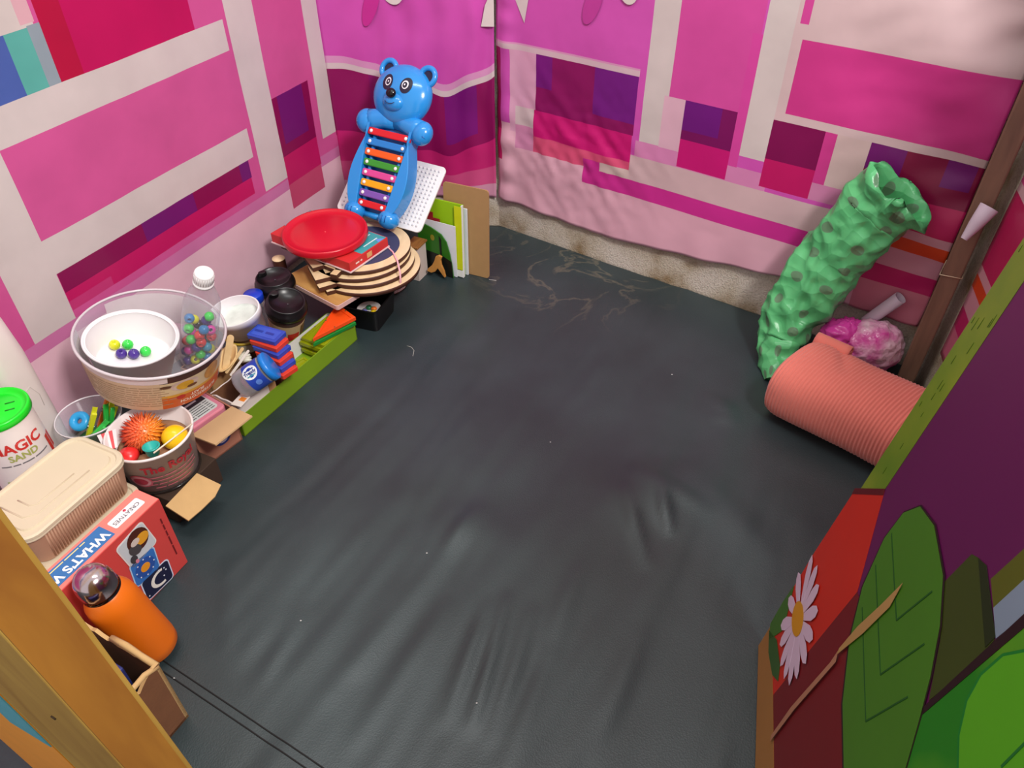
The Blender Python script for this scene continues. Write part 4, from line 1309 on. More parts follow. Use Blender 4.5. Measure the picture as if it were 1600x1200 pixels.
for lay in range(7):
    nn_ = 6 if lay < 5 else (5 if lay == 5 else 3)
    for i in range(nn_):
        a = 2 * math.pi * (i + 0.5 * (lay % 2)) / nn_ + rnd.uniform(-0.1, 0.1)
        rr2 = 0.0203 - (0.002 if lay > 4 else 0)
        l_ = bot_M @ Vector((rr2 * math.cos(a), rr2 * math.sin(a), 0.013 + lay * 0.0165 + rnd.uniform(-0.0015, 0.0015)))
        col = seq[k % len(seq)]; k += 1
        bead(col, l_, Euler((rnd.uniform(0, 3), rnd.uniform(0, 3), 0)).to_matrix().to_4x4() @ SC(0.94, 0.94, 0.94), '%s plastic bead inside the clear water bottle', 'beads in the water bottle')

# ---- flap carton holding a pink tin (between the ice-cream tub and the green tray)
f0 = Vector((-0.5695, 0.971, 0)); f1 = Vector((-0.5185, 1.045, 0)); fy = (f1 - f0).normalized(); fx = Vector((fy.y, -fy.x, 0))
fc = thing('flap_carton', 'open brown carton with one wide flap folded outward and a blue logo on its side', 'box', basis(fx, fy, Vector((0, 0, 1)), (f0 + f1) / 2 - fx * 0.045))
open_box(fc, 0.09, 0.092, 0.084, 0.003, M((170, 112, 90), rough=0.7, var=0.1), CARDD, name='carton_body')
fdir = Vector((0.85, 0.02, 0.12)).normalized()
MFl = basis(Vector((0, 1, 0)), fdir, Vector((0, 1, 0)).cross(fdir), (0.0445, 0.0, 0.086))
mb = MB(); mb.prism([(-0.046, 0), (0.046, 0), (0.044, 0.060), (-0.042, 0.064)], 0, 0.003); mb.build('flap', M((200, 164, 120), rough=0.85, var=0.06), fc, MFl)
mb = MB(); mb.prism(ell(0, 0, 0.016, 0.010), 0, 0.0004, basis((0, 1, 0), (0, 0, 1), (1, 0, 0), (0.0452, 0.008, 0.030))); lg = mb.build('blue_logo', M((40, 52, 120), rough=0.5), fc)
mb = MB(); mb.prism(ell(0, 0, 0.009, 0.005), 0, 0.0004, basis((0, 1, 0), (0, 0, 1), (1, 0, 0), (0.0456, 0.008, 0.030))); mb.build('logo_centre', M((200, 190, 210), rough=0.5), lg)
pkm = basis(fx, fy, Vector((0, 0, 1)), (f0 + f1) / 2 - fx * 0.047)
ptn = thing('pink_case', 'flat pink plastic case with a printed white label inside the flap carton', 'case', pkm @ T((0, 0, 0.0)))
mb = MB(); mb.prism(rrect(0.078, 0.080, 0.01), 0.062, 0.090); mb.build('case_body', M((214, 130, 148), rough=0.35), ptn, bevel=0.003)
mb = MB(); mb.prism(rrect(0.080, 0.082, 0.01), 0.004, 0.060); mb.build('case_base', M((40, 52, 96), rough=0.4), ptn)
mb = MB(); mb.prism(rrect(0.058, 0.062, 0.006), 0.0903, 0.0908); lb = mb.build('white_label', M((206, 210, 206), rough=0.3), ptn)
mb = MB(); mb.box((-0.016, 0, 0.0911), (0.02, 0.058, 0.0004)); mb.build('black_panel', M((22, 22, 24), rough=0.4), lb)
for k in range(5):
    text('~xxxx xxxxxxxxx xxx', 0.0058, M((70, 76, 74), rough=0.6), lb, basis((0, 1, 0), (-1, 0, 0), (0, 0, 1), (0.024 - 0.006 * k, 0, 0.0914)))
text('~xxxx', 0.014, M((214, 214, 214), rough=0.5), lb, basis((0, 1, 0), (-1, 0, 0), (0, 0, 1), (-0.016, 0, 0.0915)))

# ---- lime green tray carton
g0 = Vector((-0.516, 1.053, 0)); g1 = Vector((-0.345, 1.360, 0)); gy = (g1 - g0).normalized(); gx = Vector((gy.y, -gy.x, 0)); GL = (g1 - g0).length
GM = basis(gx, gy, Vector((0, 0, 1)), (g0 + g1) / 2 - gx * 0.0375)
gt = thing('green_tray', 'long lime green card tray with a white inside, full of small toys', 'tray', GM)
open_box(gt, 0.075, GL, 0.048, 0.002, M((122, 158, 28), rough=0.4, var=0.12, vscale=10), M((232, 230, 230), rough=0.5, var=0.03), name='tray_body')
# brown jar carton standing in the tray
jb = thing('jar_carton', 'small brown torn carton with a pale inner side holding a blue-lidded jar', 'box', GM @ T((0.0, -GL / 2 + 0.056, 0.003)))
open_box(jb, 0.068, 0.10, 0.072, 0.003, M((222, 212, 206), rough=0.7, var=0.06), CARDD, torn=0.006, name='carton_body')
mb = MB(); mb.tube([(0.033, -0.048, 0.074), (0.0335, -0.02, 0.077), (0.033, 0.02, 0.075), (0.0335, 0.048, 0.079)], 0.003, 6); mb.build('torn_edge', KRAFT, jb)
mb = MB(); mb.box((0.0345, 0.040, 0.038), (0.001, 0.018, 0.066)); mb.build('bare_card', CARD, jb)
# jar
j0, j1 = P(374, 604, 0.100), P(424, 570, 0.134)
ax = (j1 - j0).normalized(); JL = (j1 - j0).length; xx = ax.cross(Vector((0, 0, 1))).normalized(); yy = ax.cross(xx)
JM = basis(xx, yy, ax, j0)
jr = thing('plastic_jar', 'clear plastic jar with a bright blue lid and blue label lying in the small carton', 'jar', JM)
mb = MB(); mb.lathe([(0.0001, 0), (0.022, 0.0), (0.0265, 0.005), (0.0275, 0.02), (0.0275, JL - 0.016), (0.025, JL - 0.01)], 36); mb.build('jar_body', clear_mat('jar_plastic', (214, 205, 218), 0.18, 0.4), jr)
mb = MB(); mb.lathe([(0.026, JL - 0.011), (0.029, JL - 0.010), (0.029, JL - 0.001), (0.0275, JL), (0.0001, JL)], 36); mb.build('blue_lid', M((24, 124, 214), rough=0.3, var=0.03), jr)
JR = lambda z: 0.0277
mb = MB(); arc_band(mb, JR, JL * 0.36, JL * 0.80, 0, 360, 0, 40); lb = mb.build('blue_label', M((30, 66, 172), rough=0.35, var=0.05), jr)
# direction of the upper camera side in jar coordinates
cdir = JM.inverted().to_3x3() @ (Vector((0, 0, CH)) - j0).normalized(); cang = math.degrees(math.atan2(cdir.y, cdir.x))
def jar_blob(ang, z, rx, ry, col, e, par):
    w_ = cyl_warp(JR, ang, z, e); pts = [w_(Vector((x, y, 0))) for (x, y) in ell(0, 0, rx, ry, 24)] + [w_(Vector((0, 0, 0)))]
    m2 = MB(); m2.add(pts, [(i, (i + 1) % 24, 24) for i in range(24)]); return m2.build('label_badge', M(col, rough=0.4, var=0.02), par)
jar_blob(cang - 22, JL * 0.55, 0.014, 0.015, (232, 236, 240), 0.0006, lb)
def jwarp(a, zc):
    def w(v):
        r_ = 0.0277 + 0.0011; an = R(a) + (-v.y) / r_
        return Vector((r_ * math.cos(an), r_ * math.sin(an), zc + v.x))
    return w
text('~xxxxx', 0.0075, M((40, 60, 150), rough=0.5), lb, warp=jwarp(cang - 32, JL * 0.55), bold=0.04)
text('Trendy', 0.0085, M((30, 50, 130), rough=0.5), lb, warp=jwarp(cang - 20, JL * 0.55), bold=0.04)
text('~xxxxx', 0.0065, M((60, 150, 170), rough=0.5), lb, warp=jwarp(cang - 8, JL * 0.55), bold=0.04)
jar_blob(cang + 28, JL * 0.60, 0.006, 0.006, (90, 130, 214), 0.0006, lb)
mb = MB(); mb.sphere(0.021, SC(1, 1, 0.75), 16, 10); tag(mb.build('pink_dough', M((176, 80, 130), rough=0.4, var=0.3, vscale=50), None, JM @ T((0, 0, 0.024))), 'lump of pink dough inside the blue-lidded jar', 'dough')
o = MB().box((0, 0, 0), (0.022, 0.03, 0.001)).build('paper_label', M((226, 216, 206), rough=0.6), None, T(P(376, 626, 0.0865)) @ RZ(-20)); tag(o, 'scrap of white paper with an orange print beside the jar', 'paper')
o2 = MB().box((0.002, 0.004, 0.0008), (0.012, 0.010, 0.0006)).build('orange_print', M((224, 130, 40), rough=0.6), o)

# ---- fanned stack of red and blue plastic tiles
tz = P(417, 524, 0.140)
for k in range(6):
    blue = k % 2 == 1
    i = 5 - k
    q = Vector((tz.x, tz.y, 0)) + gx * (0.0075 * i) - gy * (0.004 * i)
    t = thing('plastic_tile', ('blue plastic tile, %s in the fanned stack beside the jar' if blue else 'red plastic tile, %s in the fanned stack beside the jar') % ['lowest', 'second from the bottom', 'third from the bottom', 'fourth from the bottom', 'fifth from the bottom', 'topmost'][k], 'tile',
              T((q.x, q.y, 0.0855 + 0.0102 * k)) @ RZ(-22 - 3 * i), 'fanned red and blue plastic tiles')
    m = M((44, 72, 176) if blue else (214, 62, 40), rough=0.35, var=0.06)
    mb = MB(); mb.prism(rrect(0.066, 0.038, 0.003), 0, 0.0095); bd = mb.build('tile_body', m, t, bevel=0.0008)
    mb = MB(); mb.prism(rrect(0.054, 0.026, 0.002), 0.0095, 0.0100); pn = mb.build('raised_panel', M((56, 86, 190) if blue else (224, 74, 50), rough=0.35), t)
text('~xx xx', 0.018, M((34, 56, 150), rough=0.4), t, basis((1, 0, 0), (0, 1, 0), (0, 0, 1), (-0.004, 0, 0.0104)), bold=0.02)
mb = MB(); mb.box((0, 0, 0), (0.045, 0.05, 0.082)); o = mb.build('card_block', CARDD, None, FR((tz.x + 0.006, tz.y + 0.004, 0.0443))); tag(o, 'plain brown card block under the fanned plastic tiles', 'box')

# ---- sticks, spoon, shell between carton and tub
wpale = wood_mat('pale_wood', (206, 170, 116), (226, 194, 142), (40, 40, 8))
sp0 = P(352, 585, 0.10)
def stick(name, label, cat, a, b, w, m, thick=0.002):
    a, b = Vector(a), Vector(b); ax = (b - a).normalized(); L = (b - a).length
    cdir_ = (Vector((0, 0, CH)) - a).normalized(); x = ax.cross(cdir_).normalized(); z = x.cross(ax)
    t = MB(); t.prism([(x_, y_) for (x_, y_) in rrect(w, L, w * 0.49)], 0, thick)
    return tag(t.build(name, m, None, basis(x, ax, z, (a + b) / 2), bevel=0.0004), label, cat)
stick('craft_stick', 'broad pale wooden craft stick standing by the clear dessert tub', 'stick', P(352, 578, 0.09), P(361, 523, 0.150), 0.013, wpale)
stick('craft_stick', 'slim pale wooden stick leaning toward the blue-lidded jar', 'stick', P(353, 583, 0.085), P(380, 543, 0.125), 0.006, wpale)
stick('craft_stick', 'thin white-edged stick next to the blue-lidded jar', 'stick', P(360, 587, 0.085), P(389, 547, 0.125), 0.005, M((226, 216, 206), rough=0.6))
mb = MB(); cs = P(358, 562, 0.10); mb.lathe([(0.004, -0.004), (0.014, 0.002), (0.019, 0.012), (0.0165, 0.012), (0.012, 0.004), (0.003, -0.001)], 20, SC(1.0, 1.7, 1))
tag(mb.build('wooden_scoop', M((226, 190, 130), rough=0.55, var=0.06), None, T((cs.x, cs.y, 0.098)) @ RZ(-20) @ RX(25)), 'pale wooden scoop lying beside the broad craft stick', 'scoop')
mb = MB(); cs = P(378, 562, 0.105)
for k in range(7):
    a = R(-60 + 20 * k); mb.tube([(0, 0, 0), (0.012 * math.sin(a), 0.012 * math.cos(a), 0.004), (0.02 * math.sin(a), 0.02 * math.cos(a), 0.0)], [0.0035, 0.0045, 0.002], 8)
tag(mb.build('sea_shell', M((214, 214, 196), rough=0.5, var=0.12, vscale=60), None, T((cs.x, cs.y, 0.100)) @ RZ(-30) @ RX(30)), 'white ribbed shell between the craft sticks', 'shell')
fb = thing('stick_carton', 'brown carton behind the jar holding the craft sticks and shell', 'box', FR((P(366, 575, 0.075) + Vector((-0.056, 0.022, -0.075)))))
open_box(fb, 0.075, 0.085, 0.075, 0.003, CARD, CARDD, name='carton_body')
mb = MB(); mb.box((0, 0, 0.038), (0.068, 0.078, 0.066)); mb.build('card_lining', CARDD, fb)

# ---- paper tub with yellow rim, tilted white oval bowl on it
wbp = P(384, 482, 0.175)
yt = thing('yellow_rim_tub', 'brown paper tub with a yellow rim under the tilted white bowl', 'tub', T((wbp.x - 0.023, wbp.y + 0.016, 0)) @ SC(0.9, 0.9, 1))
mb = MB(); mb.lathe([(0.0001, 0), (0.038, 0), (0.043, 0.100), (0.0455, 0.101), (0.0455, 0.105), (0.041, 0.105), (0.036, 0.004), (0.0001, 0.004)], 36, mis=[0, 0, 1, 1, 1, 0, 0]); mb.build('tub_body', [M((120, 80, 46), rough=0.6), M((190, 164, 56), rough=0.45)], yt)
mb = MB(); mb.lathe([(0.0435, 0.080), (0.0440, 0.099)], 36); mb.build('grey_band', M((176, 172, 150), rough=0.5), yt)
wt = thing('white_bowl', 'white oval plastic bowl tilted on top of the yellow-rimmed tub', 'bowl', T((wbp.x - 0.016, wbp.y + 0.012, 0.115)) @ RZ(10) @ RY(-9) @ RX(16) @ SC(1.03, 0.78, 1))
mb = MB(); mb.lathe([(0.0001, 0.0), (0.036, 0.0), (0.040, 0.003), (0.0465, 0.046), (0.0490, 0.047), (0.0495, 0.061), (0.048, 0.063), (0.0462, 0.0615), (0.038, 0.008), (0.0001, 0.006)], 48); mb.build('bowl_body', WHITEP, wt)
mb = MB(); mb.lathe([(0.0001, 0.040), (0.0435, 0.040)], 48); mb.build('milky_film', M((206, 216, 206), rough=0.4, var=0.5, vscale=26), wt)

# small clear jar with dark blue lid behind
bc = P(412, 455, 0.125)
sj = thing('spice_jar', 'small clear jar with a dark blue lid between the white bowl and coffee cups', 'jar', T((-0.548, 1.350, 0)) @ SC(0.8, 0.8, 1))
mb = MB(); mb.lathe([(0.0001, 0), (0.024, 0), (0.025, 0.004), (0.025, 0.112), (0.022, 0.116)], 28); mb.build('jar_body', CLEAR, sj)
mb = MB(); mb.lathe([(0.0235, 0.112), (0.0255, 0.113), (0.0255, 0.128), (0.024, 0.130), (0.0001, 0.130)], 28); mb.build('blue_lid', M((14, 60, 190), rough=0.3), sj)

# ---- coffee cups
def coffee(loc, tiltm, label, bodym):
    t = thing('coffee_cup', label, 'cup', T(loc) @ tiltm, 'coffee cups with black lids')
    CR = lambda z: 0.029 + 0.0115 * z / 0.118
    mb = MB(); mb.lathe([(0.0001, 0.001), (CR(0), 0), (CR(0.118), 0.118), (0.0385, 0.118), (0.028, 0.004), (0.0001, 0.004)], 40); bd = mb.build('cup_body', bodym, t)
    mb = MB(); arc_band(mb, CR, 0.03, 0.092, 0, 360, 0.0008, 40); sl = mb.build('sleeve', M((196, 172, 136), rough=0.6, var=0.25, vscale=30), t)
    for (a0, a1, z0, z1, col) in ((-75, -35, 0.045, 0.068, (190, 32, 34)), (-30, 10, 0.04, 0.085, (96, 62, 40))):
        mb = MB(); arc_band(mb, CR, z0, z1, a0, a1, 0.0014, 10); mb.build('print_patch', M(col, rough=0.5), sl)
    mb = MB(); mb.lathe([(0.0405, 0.108), (0.0435, 0.110), (0.0438, 0.117), (0.0425, 0.119), (0.0425, 0.123), (0.0395, 0.1245), (0.0385, 0.134), (0.0372, 0.1355), (0.0345, 0.1345), (0.0338, 0.130), (0.0001, 0.1305)], 48); ld = mb.build('black_lid', BLACKP, t)
    mb = MB(); mb.prism(ell(-0.026, 0.010, 0.009, 0.0065, 18, 30), 0.130, 0.1405); sp = mb.build('sip_spout', BLACKP, ld, bevel=0.002)
    mb = MB(); mb.lathe([(0.0018, 0.1308), (0.0012, 0.1318), (0.0001, 0.132)], 12, T((0.004, -0.006, 0))); mb.build('vent_dimple', M((70, 66, 70), rough=0.3), ld)
    return t
q = P(458, 479, 0.132); coffee((q.x - 0.046, q.y + 0.038, 0.0095), RX(11) @ RY(13), 'paper coffee cup with a black lid in front, beside the orange tile', M((52, 34, 26), rough=0.4))
q = P(443, 428, 0.132); coffee((q.x - 0.017, q.y - 0.013, 0.002), RX(2), 'paper coffee cup with a black lid beside the wooden dowel', M((60, 44, 36), rough=0.4))
# black tray round the front cup, and black tray with sorting bowl
k0 = Vector((-0.300, 1.380, 0)); k1 = Vector((-0.268, 1.478, 0)); ky = (k1 - k0).normalized(); kx = Vector((ky.y, -ky.x, 0)); KL = (k1 - k0).length
KM = basis(kx, ky, Vector((0, 0, 1)), (k0 + k1) / 2 - kx * 0.048)
b2_ = thing('black_tray', 'black square plastic tray holding a little bowl of coloured counters', 'tray', KM)
mb = MB()
def taper_tray(mb, w, l, h, th, tp=0.005):
    rg = [[(x, y, z) for (x, y) in rrect(w - 2 * d, l - 2 * d, 0.01)] for (d, z) in ((tp, 0), (0, h), (-0.002, h), (-0.002, h + 0.002), (th, h + 0.002), (tp + th, th))]
    n = len(rg[0]); vs = [v for r_ in rg for v in r_]
    fs = [(i * n + k, i * n + (k + 1) % n, (i + 1) * n + (k + 1) % n, (i + 1) * n + k) for i in range(len(rg) - 1) for k in range(n)] + [tuple(range(n))[::-1], tuple((len(rg) - 1) * n + k for k in range(n))]
    mb.add(vs, fs)
taper_tray(mb, 0.096, KL, 0.055, 0.002); mb.build('tray_body', BLACKP, b2_)
cq = KM @ Vector((0.012, -0.018, 0))
cbw = thing('counter_bowl', 'little white bowl with coloured counters inside the black square tray', 'bowl', T((cq.x, cq.y, 0.003)) @ SC(0.9, 0.9, 1))
mb = MB(); mb.lathe([(0.0001, 0.0), (0.020, 0), (0.0285, 0.036), (0.030, 0.038), (0.0275, 0.038), (0.018, 0.003), (0.0001, 0.003)], 32); mb.build('bowl_body', M((206, 200, 198), rough=0.4), cbw)
for (dx, dy, col, nm) in ((-0.010, -0.004, (126, 130, 206), 'lilac'), (-0.002, 0.013, (30, 110, 70), 'dark green'), (0.010, 0.008, (236, 116, 40), 'orange'), (0.011, -0.006, (240, 206, 24), 'yellow'), (0.0, -0.013, (236, 232, 232), 'white')):
    mb = MB(); mb.lathe([(0.0001, -0.004), (0.008, -0.003), (0.0095, 0.0), (0.008, 0.0035), (0.0001, 0.005)], 18)
    tag(mb.build('counter', M(col, rough=0.35, var=0.03), None, T((cq.x + dx * 1.0, cq.y + dy * 0.92, 0.0335)) @ RX(rnd.uniform(-5, 5)) @ SC(0.74, 0.74, 0.9)), '%s round counter in the little white bowl' % nm, 'counter', 'counters in the little bowl')
mb = MB(); mb.lathe([(0.0001, 0.0035), (0.015, 0.0035), (0.0205, 0.027), (0.0001, 0.027)], 24); tag(mb.build('cotton_pad', M((226, 222, 222), rough=0.9), None, T((cq.x, cq.y, 0.003))), 'white cotton pad under the counters', 'pad')

# ---- lime square tiles and triangles at the far end of the green tray
LIME = clear_mat('lime_clear', (206, 210, 30), 0.55, 0.4, (176, 186, 26))
def frame_tile(poly, z, h, m, name, label, Mx, cat='tile', group=None):
    t = thing(name, label, cat, Mx, group)
    n = len(poly); cx = sum(p[0] for p in poly) / n; cy = sum(p[1] for p in poly) / n
    inn = [(cx + (x - cx) * 0.76, cy + (y - cy) * 0.76) for (x, y) in poly]
    mb = MB()
    for i in range(n):
        j = (i + 1) % n
        mb.prism([poly[i], poly[j], inn[j], inn[i]], z, z + h)
    mb.build('tile_frame', m, t, bevel=0.0006)
    mb = MB(); mb.prism(inn, z + h * 0.3, z + h * 0.75); mb.build('tile_pane', m, t)
    for i in range(n):
        j = (i + 1) % n
        mb = MB(); x = (poly[i][0] * 0.5 + poly[j][0] * 0.5) * 0.93 + cx * 0.07; y = (poly[i][1] * 0.5 + poly[j][1] * 0.5) * 0.93 + cy * 0.07
        mb.lathe([(0.0001, 0), (0.0016, 0), (0.0016, 0.0006), (0.0001, 0.0006)], 10, T((x, y, z + h))); mb.build('magnet', M((90, 90, 40), rough=0.4), t)
    return t
lt = (P(467, 537, 0.05) + P(558, 512, 0.05)) / 2
LM = GM @ T((0.0, GL / 2 - 0.058, 0.0))
for k, nm in enumerate(('lowest', 'second', 'third', 'fourth', 'topmost')):
    frame_tile([(-0.031, -0.044), (0.031, -0.044), (0.031, 0.044), (-0.031, 0.044)], 0, 0.0085, LIME, 'square_tile', 'clear lime square tile, %s in the pile under the orange triangle' % nm, LM @ T((0.002 * math.sin(k * 2), 0.003 * math.cos(k * 3), 0.003 + 0.0092 * k)) @ RZ(1.5 * math.sin(k * 5)), group='lime square tiles')
frame_tile([(-0.022, -0.022), (0.022, -0.022), (0.022, 0.022), (-0.022, 0.022)], 0, 0.006, LIME, 'square_tile', 'small clear lime tile lying flat under another small lime tile', GM @ T((0.002, 0.030, 0.003)) @ RZ(12), group='lime square tiles')
frame_tile([(-0.022, -0.022), (0.022, -0.022), (0.022, 0.022), (-0.022, 0.022)], 0, 0.006, LIME, 'square_tile', 'small clear lime tile lying askew on another small lime tile', GM @ T((0.004, 0.030, 0.0098)) @ RZ(-16), group='lime square tiles')
tri = [tuple((GM.inverted() @ P(px, py, 0.065)).to_2d()) for (px, py) in ((527, 476), (556, 497), (489, 531))]
tc_ = (sum(p[0] for p in tri) / 3, sum(p[1] for p in tri) / 3); trl = [(x - tc_[0], y - tc_[1]) for (x, y) in tri]
frame_tile(trl, 0, 0.0075, M((24, 130, 50), rough=0.3), 'triangle_tile', 'green triangle tile under the orange triangle', GM @ T((tc_[0] + 0.003, tc_[1] - 0.005, 0.0505)))
frame_tile(trl, 0, 0.0085, M((234, 78, 22), rough=0.3), 'triangle_tile', 'orange triangle tile on top of the lime tiles', GM @ T((tc_[0], tc_[1], 0.0595)))

# ---- round tub, wooden board and stack of cut-out discs
tt = thing('snack_tub', 'short round tub with a pale printed label under the wooden discs', 'tub', T((-0.318, 1.586, 0)) @ SC(0.9, 0.9, 1))
TTR = lambda z: 0.070 + 0.006 * z / 0.085
mb = MB(); mb.lathe([(0.0001, 0), (TTR(0), 0), (TTR(0.085), 0.085), (0.0001, 0.0855)], 44); mb.build('tub_body', M((104, 60, 44), rough=0.4, var=0.1), tt)
mb = MB(); arc_band(mb, TTR, 0.004, 0.082, -110, -22, 0.0004); lb = mb.build('label', M((206, 170, 170), rough=0.4, var=0.08), tt)
text('HAM', 0.02, M((196, 40, 46), rough=0.5), lb, warp=cyl_warp(TTR, -48, 0.058, 0.001), bold=0.03)
mb = MB(); arc_band(mb, TTR, 0.004, 0.08, -20, 40, 0.0006); mb.build('brown_print', M((96, 48, 34), rough=0.4, var=0.3), tt)
tub_w = cyl_warp(TTR, -36, 0.028, 0.001); pts = [tub_w(Vector((x, y, 0))) for (x, y) in ell(0, 0, 0.012, 0.012, 20)] + [tub_w(Vector((0, 0, 0)))]
m2 = MB(); m2.add(pts, [(i, (i + 1) % 20, 20) for i in range(20)]); m2.build('label_picture', M((206, 160, 110), rough=0.5), lb)
BRN = M((74, 36, 22), rough=0.6, var=0.15)
FACE = wood_mat('birch_face', (214, 184, 140), (236, 212, 170), (30, 8, 30))
TANW = wood_mat('tan_board', (170, 118, 60), (204, 158, 92), (40, 8, 40))
w0, w1_, w2_ = P(527, 481, 0.094), P(606, 433, 0.094), P(450, 424, 0.094)
ux = (w1_ - w0).normalized(); uy = Vector((-ux.y, ux.x, 0))
wd = thing('wooden_board', 'square tan wooden board with a pale edge under the cut-out discs', 'board', basis(ux, uy, Vector((0, 0, 1)), Vector((w0.x, w0.y, 0.0865)) + ux * 0.105 + uy * 0.09))
mb = MB(); mb.prism(rrect(0.21, 0.18, 0.006), 0, 0.010); mb.build('board_core', M((212, 178, 172), rough=0.6), wd)
mb = MB(); mb.prism(rrect(0.206, 0.176, 0.006), 0.0101, 0.0112); mb.build('board_face', TANW, wd)
dc = P(566, 392, 0.135); dc = Vector((dc.x, dc.y, 0)); DRD = 0.118
def tabs(z, seed):
    # jigsaw-like letters cut along the rim on the near side
    return seed
Lsh = [(0, 0), (0.060, 0), (0.060, 0.022), (0.030, 0.022), (0.030, 0.012), (0.018, 0.012), (0.018, 0.045), (0, 0.045)]
hook = [(0, 0), (0.03, 0), (0.042, 0.006), (0.046, 0.016), (0.040, 0.026), (0.028, 0.028), (0.028, 0.018), (0.034, 0.016), (0.032, 0.011), (0.0, 0.011)]
Lsh = [(x * 1.5, y * 1.5) for (x, y) in Lsh]; hook = [(x * 1.5, y * 1.5) for (x, y) in hook]
zs = 0.098
names_ = ('lowest', 'second', 'third', 'topmost')
for k in range(4):
    z = zs + 0.0112 * k
    ofs = (Vector((0.012, -0.012, 0)), Vector((0.004, -0.004, 0)), Vector((-0.006, 0.006, 0)), Vector((-0.002, 0.014, 0)))[k]
    rdk = (DRD, DRD * 0.96, DRD * 0.97, DRD * 0.93)[k]
    t = thing('wooden_disc', '%s round wooden plaque in the tied stack, pale rim and dark burnt edge' % names_[k], 'plaque', T(Vector((dc.x, dc.y, z)) + ofs), 'tied stack of round wooden plaques')
    mb = MB(); mb.prism(ell(0, 0, rdk, rdk, 64), 0, 0.0095, mi=0, mi_side=1, smooth_side=True); mb.build('disc_plate', [FACE, BRN], t)
    if k == 3:
        mb = MB(); mb.prism(ell(0, 0, rdk * 0.78, rdk * 0.78, 56), 0.0095, 0.0103); mb.build('navy_panel', M((58, 62, 96), rough=0.6, var=0.08), t)
    # letters standing out of the rim
    q = P((512, 500, 494, 490)[k], (462, 456, 444, 425)[k], z) - (Vector((dc.x, dc.y, z)) + ofs)
    Mx = T((q.x, q.y, 0)) @ RZ((28, 30, 26, 32)[k])
    mb = MB(); mb.prism(hook if k in (0,) else Lsh if k != 1 else hook, 0, 0.0095, Mx, 0, 1); mb.build('cut_letter', [FACE, BRN], t)
    if k in (0, 3):
        q = P((533, 527)[k == 3], (452, 436)[k == 3], z) - (Vector((dc.x, dc.y, z)) + ofs)
        mb = MB(); mb.prism(hook, 0, 0.0095, T((q.x, q.y, 0)) @ RZ(70), 0, 1); mb.build('cut_letter', [FACE, BRN], t)
    if k > 1:
        q = P((462, 440)[k == 3], (398, 388)[k == 3], z) - (Vector((dc.x, dc.y, z)) + ofs)
        mb = MB(); mb.prism([(0, 0), (0.034, -0.022), (0.075, 0.012), (0.060, 0.040), (0.034, 0.036)], 0, 0.0095, T((q.x, q.y, 0)), 0, 1); mb.build('cut_letter', [FACE, BRN], t)
# string
ztop = zs + 0.0112 * 3 + 0.0105
sp_ = [P(584, 370, ztop + 0.001), P(600, 380, ztop + 0.001), P(614, 394, ztop + 0.001), P(621, 408, ztop + 0.002), P(625, 425, 0.134), P(626, 440, 0.112), P(622, 455, 0.085)]
mb = MB(); mb.tube(sp_, 0.0021, 6); tag(mb.build('pink_string', M((236, 178, 188), rough=0.7), None), 'pale pink ribbon tied over the stack of wooden discs', 'ribbon')
dq = P(435, 404, 0.12)
dw = thing('wooden_dowel', 'short round wooden dowel standing behind the coffee cup', 'dowel', T((dq.x, dq.y, 0)))
mb = MB(); mb.lathe([(0.0001, 0), (0.0145, 0), (0.0145, 0.120)], 24); mb.build('burnt_side', BRN, dw)
mb = MB(); mb.lathe([(0.0145, 0.120), (0.014, 0.1215), (0.0001, 0.1215)], 24); mb.build('end_grain', FACE, dw)

# ---- red board-game box and red lid on the discs
gz = zs + 0.0112 * 4 + 0.001
qf, qr, ql = P(546, 414, gz + 0.02), P(605, 374, gz + 0.02), P(440, 352, gz + 0.02)
ux = (qr - qf); ux.z = 0; ux.normalize(); uy = Vector((-ux.y, ux.x, 0))
WX, WY = 0.128, 0.235
rg_ = thing('puzzle_box', 'flat red puzzle box with a teal printed top lying on the wooden discs', 'box', basis(ux, uy, Vector((0, 0, 1)), Vector((qf.x, qf.y, gz)) + ux * WX / 2 + uy * WY / 2))
mb = MB(); mb.box((0, 0, 0.0012), (WX + 0.004, WY + 0.004, 0.0024)); mb.build('white_edge', M((226, 206, 206), rough=0.5), rg_)
mb = MB(); mb.box((0, 0, 0.0135), (WX, WY, 0.022)); mb.build('carton', M((206, 44, 46), rough=0.45, var=0.06), rg_, bevel=0.001)
mb = MB(); mb.box((0.02, 0, 0.0247), (WX - 0.045, WY - 0.004, 0.0004)); tp_ = mb.build('teal_panel', M((60, 160, 166), rough=0.4, var=0.2, vscale=20), rg_)
for k in range(9):
    mb = MB(); mb.box((0.026 + 0.004 * (k % 3), -0.10 + 0.024 * k, 0.0250), (0.045, 0.003, 0.0003)); mb.build('white_stroke', M((220, 236, 236), rough=0.5), tp_)
mb = MB(); mb.box((0.0, -WY / 2 - 0.0004, 0.0135), (0.016, 0.0006, 0.012)); mb.build('side_print', M((226, 170, 110), rough=0.5), rg_)
mb = MB(); mb.box((WX / 2 + 0.0004, -WY / 2 + 0.03, 0.0135), (0.0006, 0.016, 0.012)); mb.build('side_print', M((214, 180, 140), rough=0.5), rg_)
mb = MB(); mb.prism([(0, 0), (0.02, 0), (0.006, 0.014)], 0, 0.0004, T((WX / 2 - 0.028, -WY / 2 + 0.003, 0.0248))); mb.build('blue_corner', M((110, 150, 226), rough=0.4), rg_)
text('~xx x', 0.011, M((240, 220, 214), rough=0.5), rg_, basis((1, 0, 0), (0, 0, 1), (0, -1, 0), (-0.035, -WY / 2 - 0.0006, 0.0135)))
lz = gz + 0.0262
lc_ = P(508, 362, lz + 0.014)
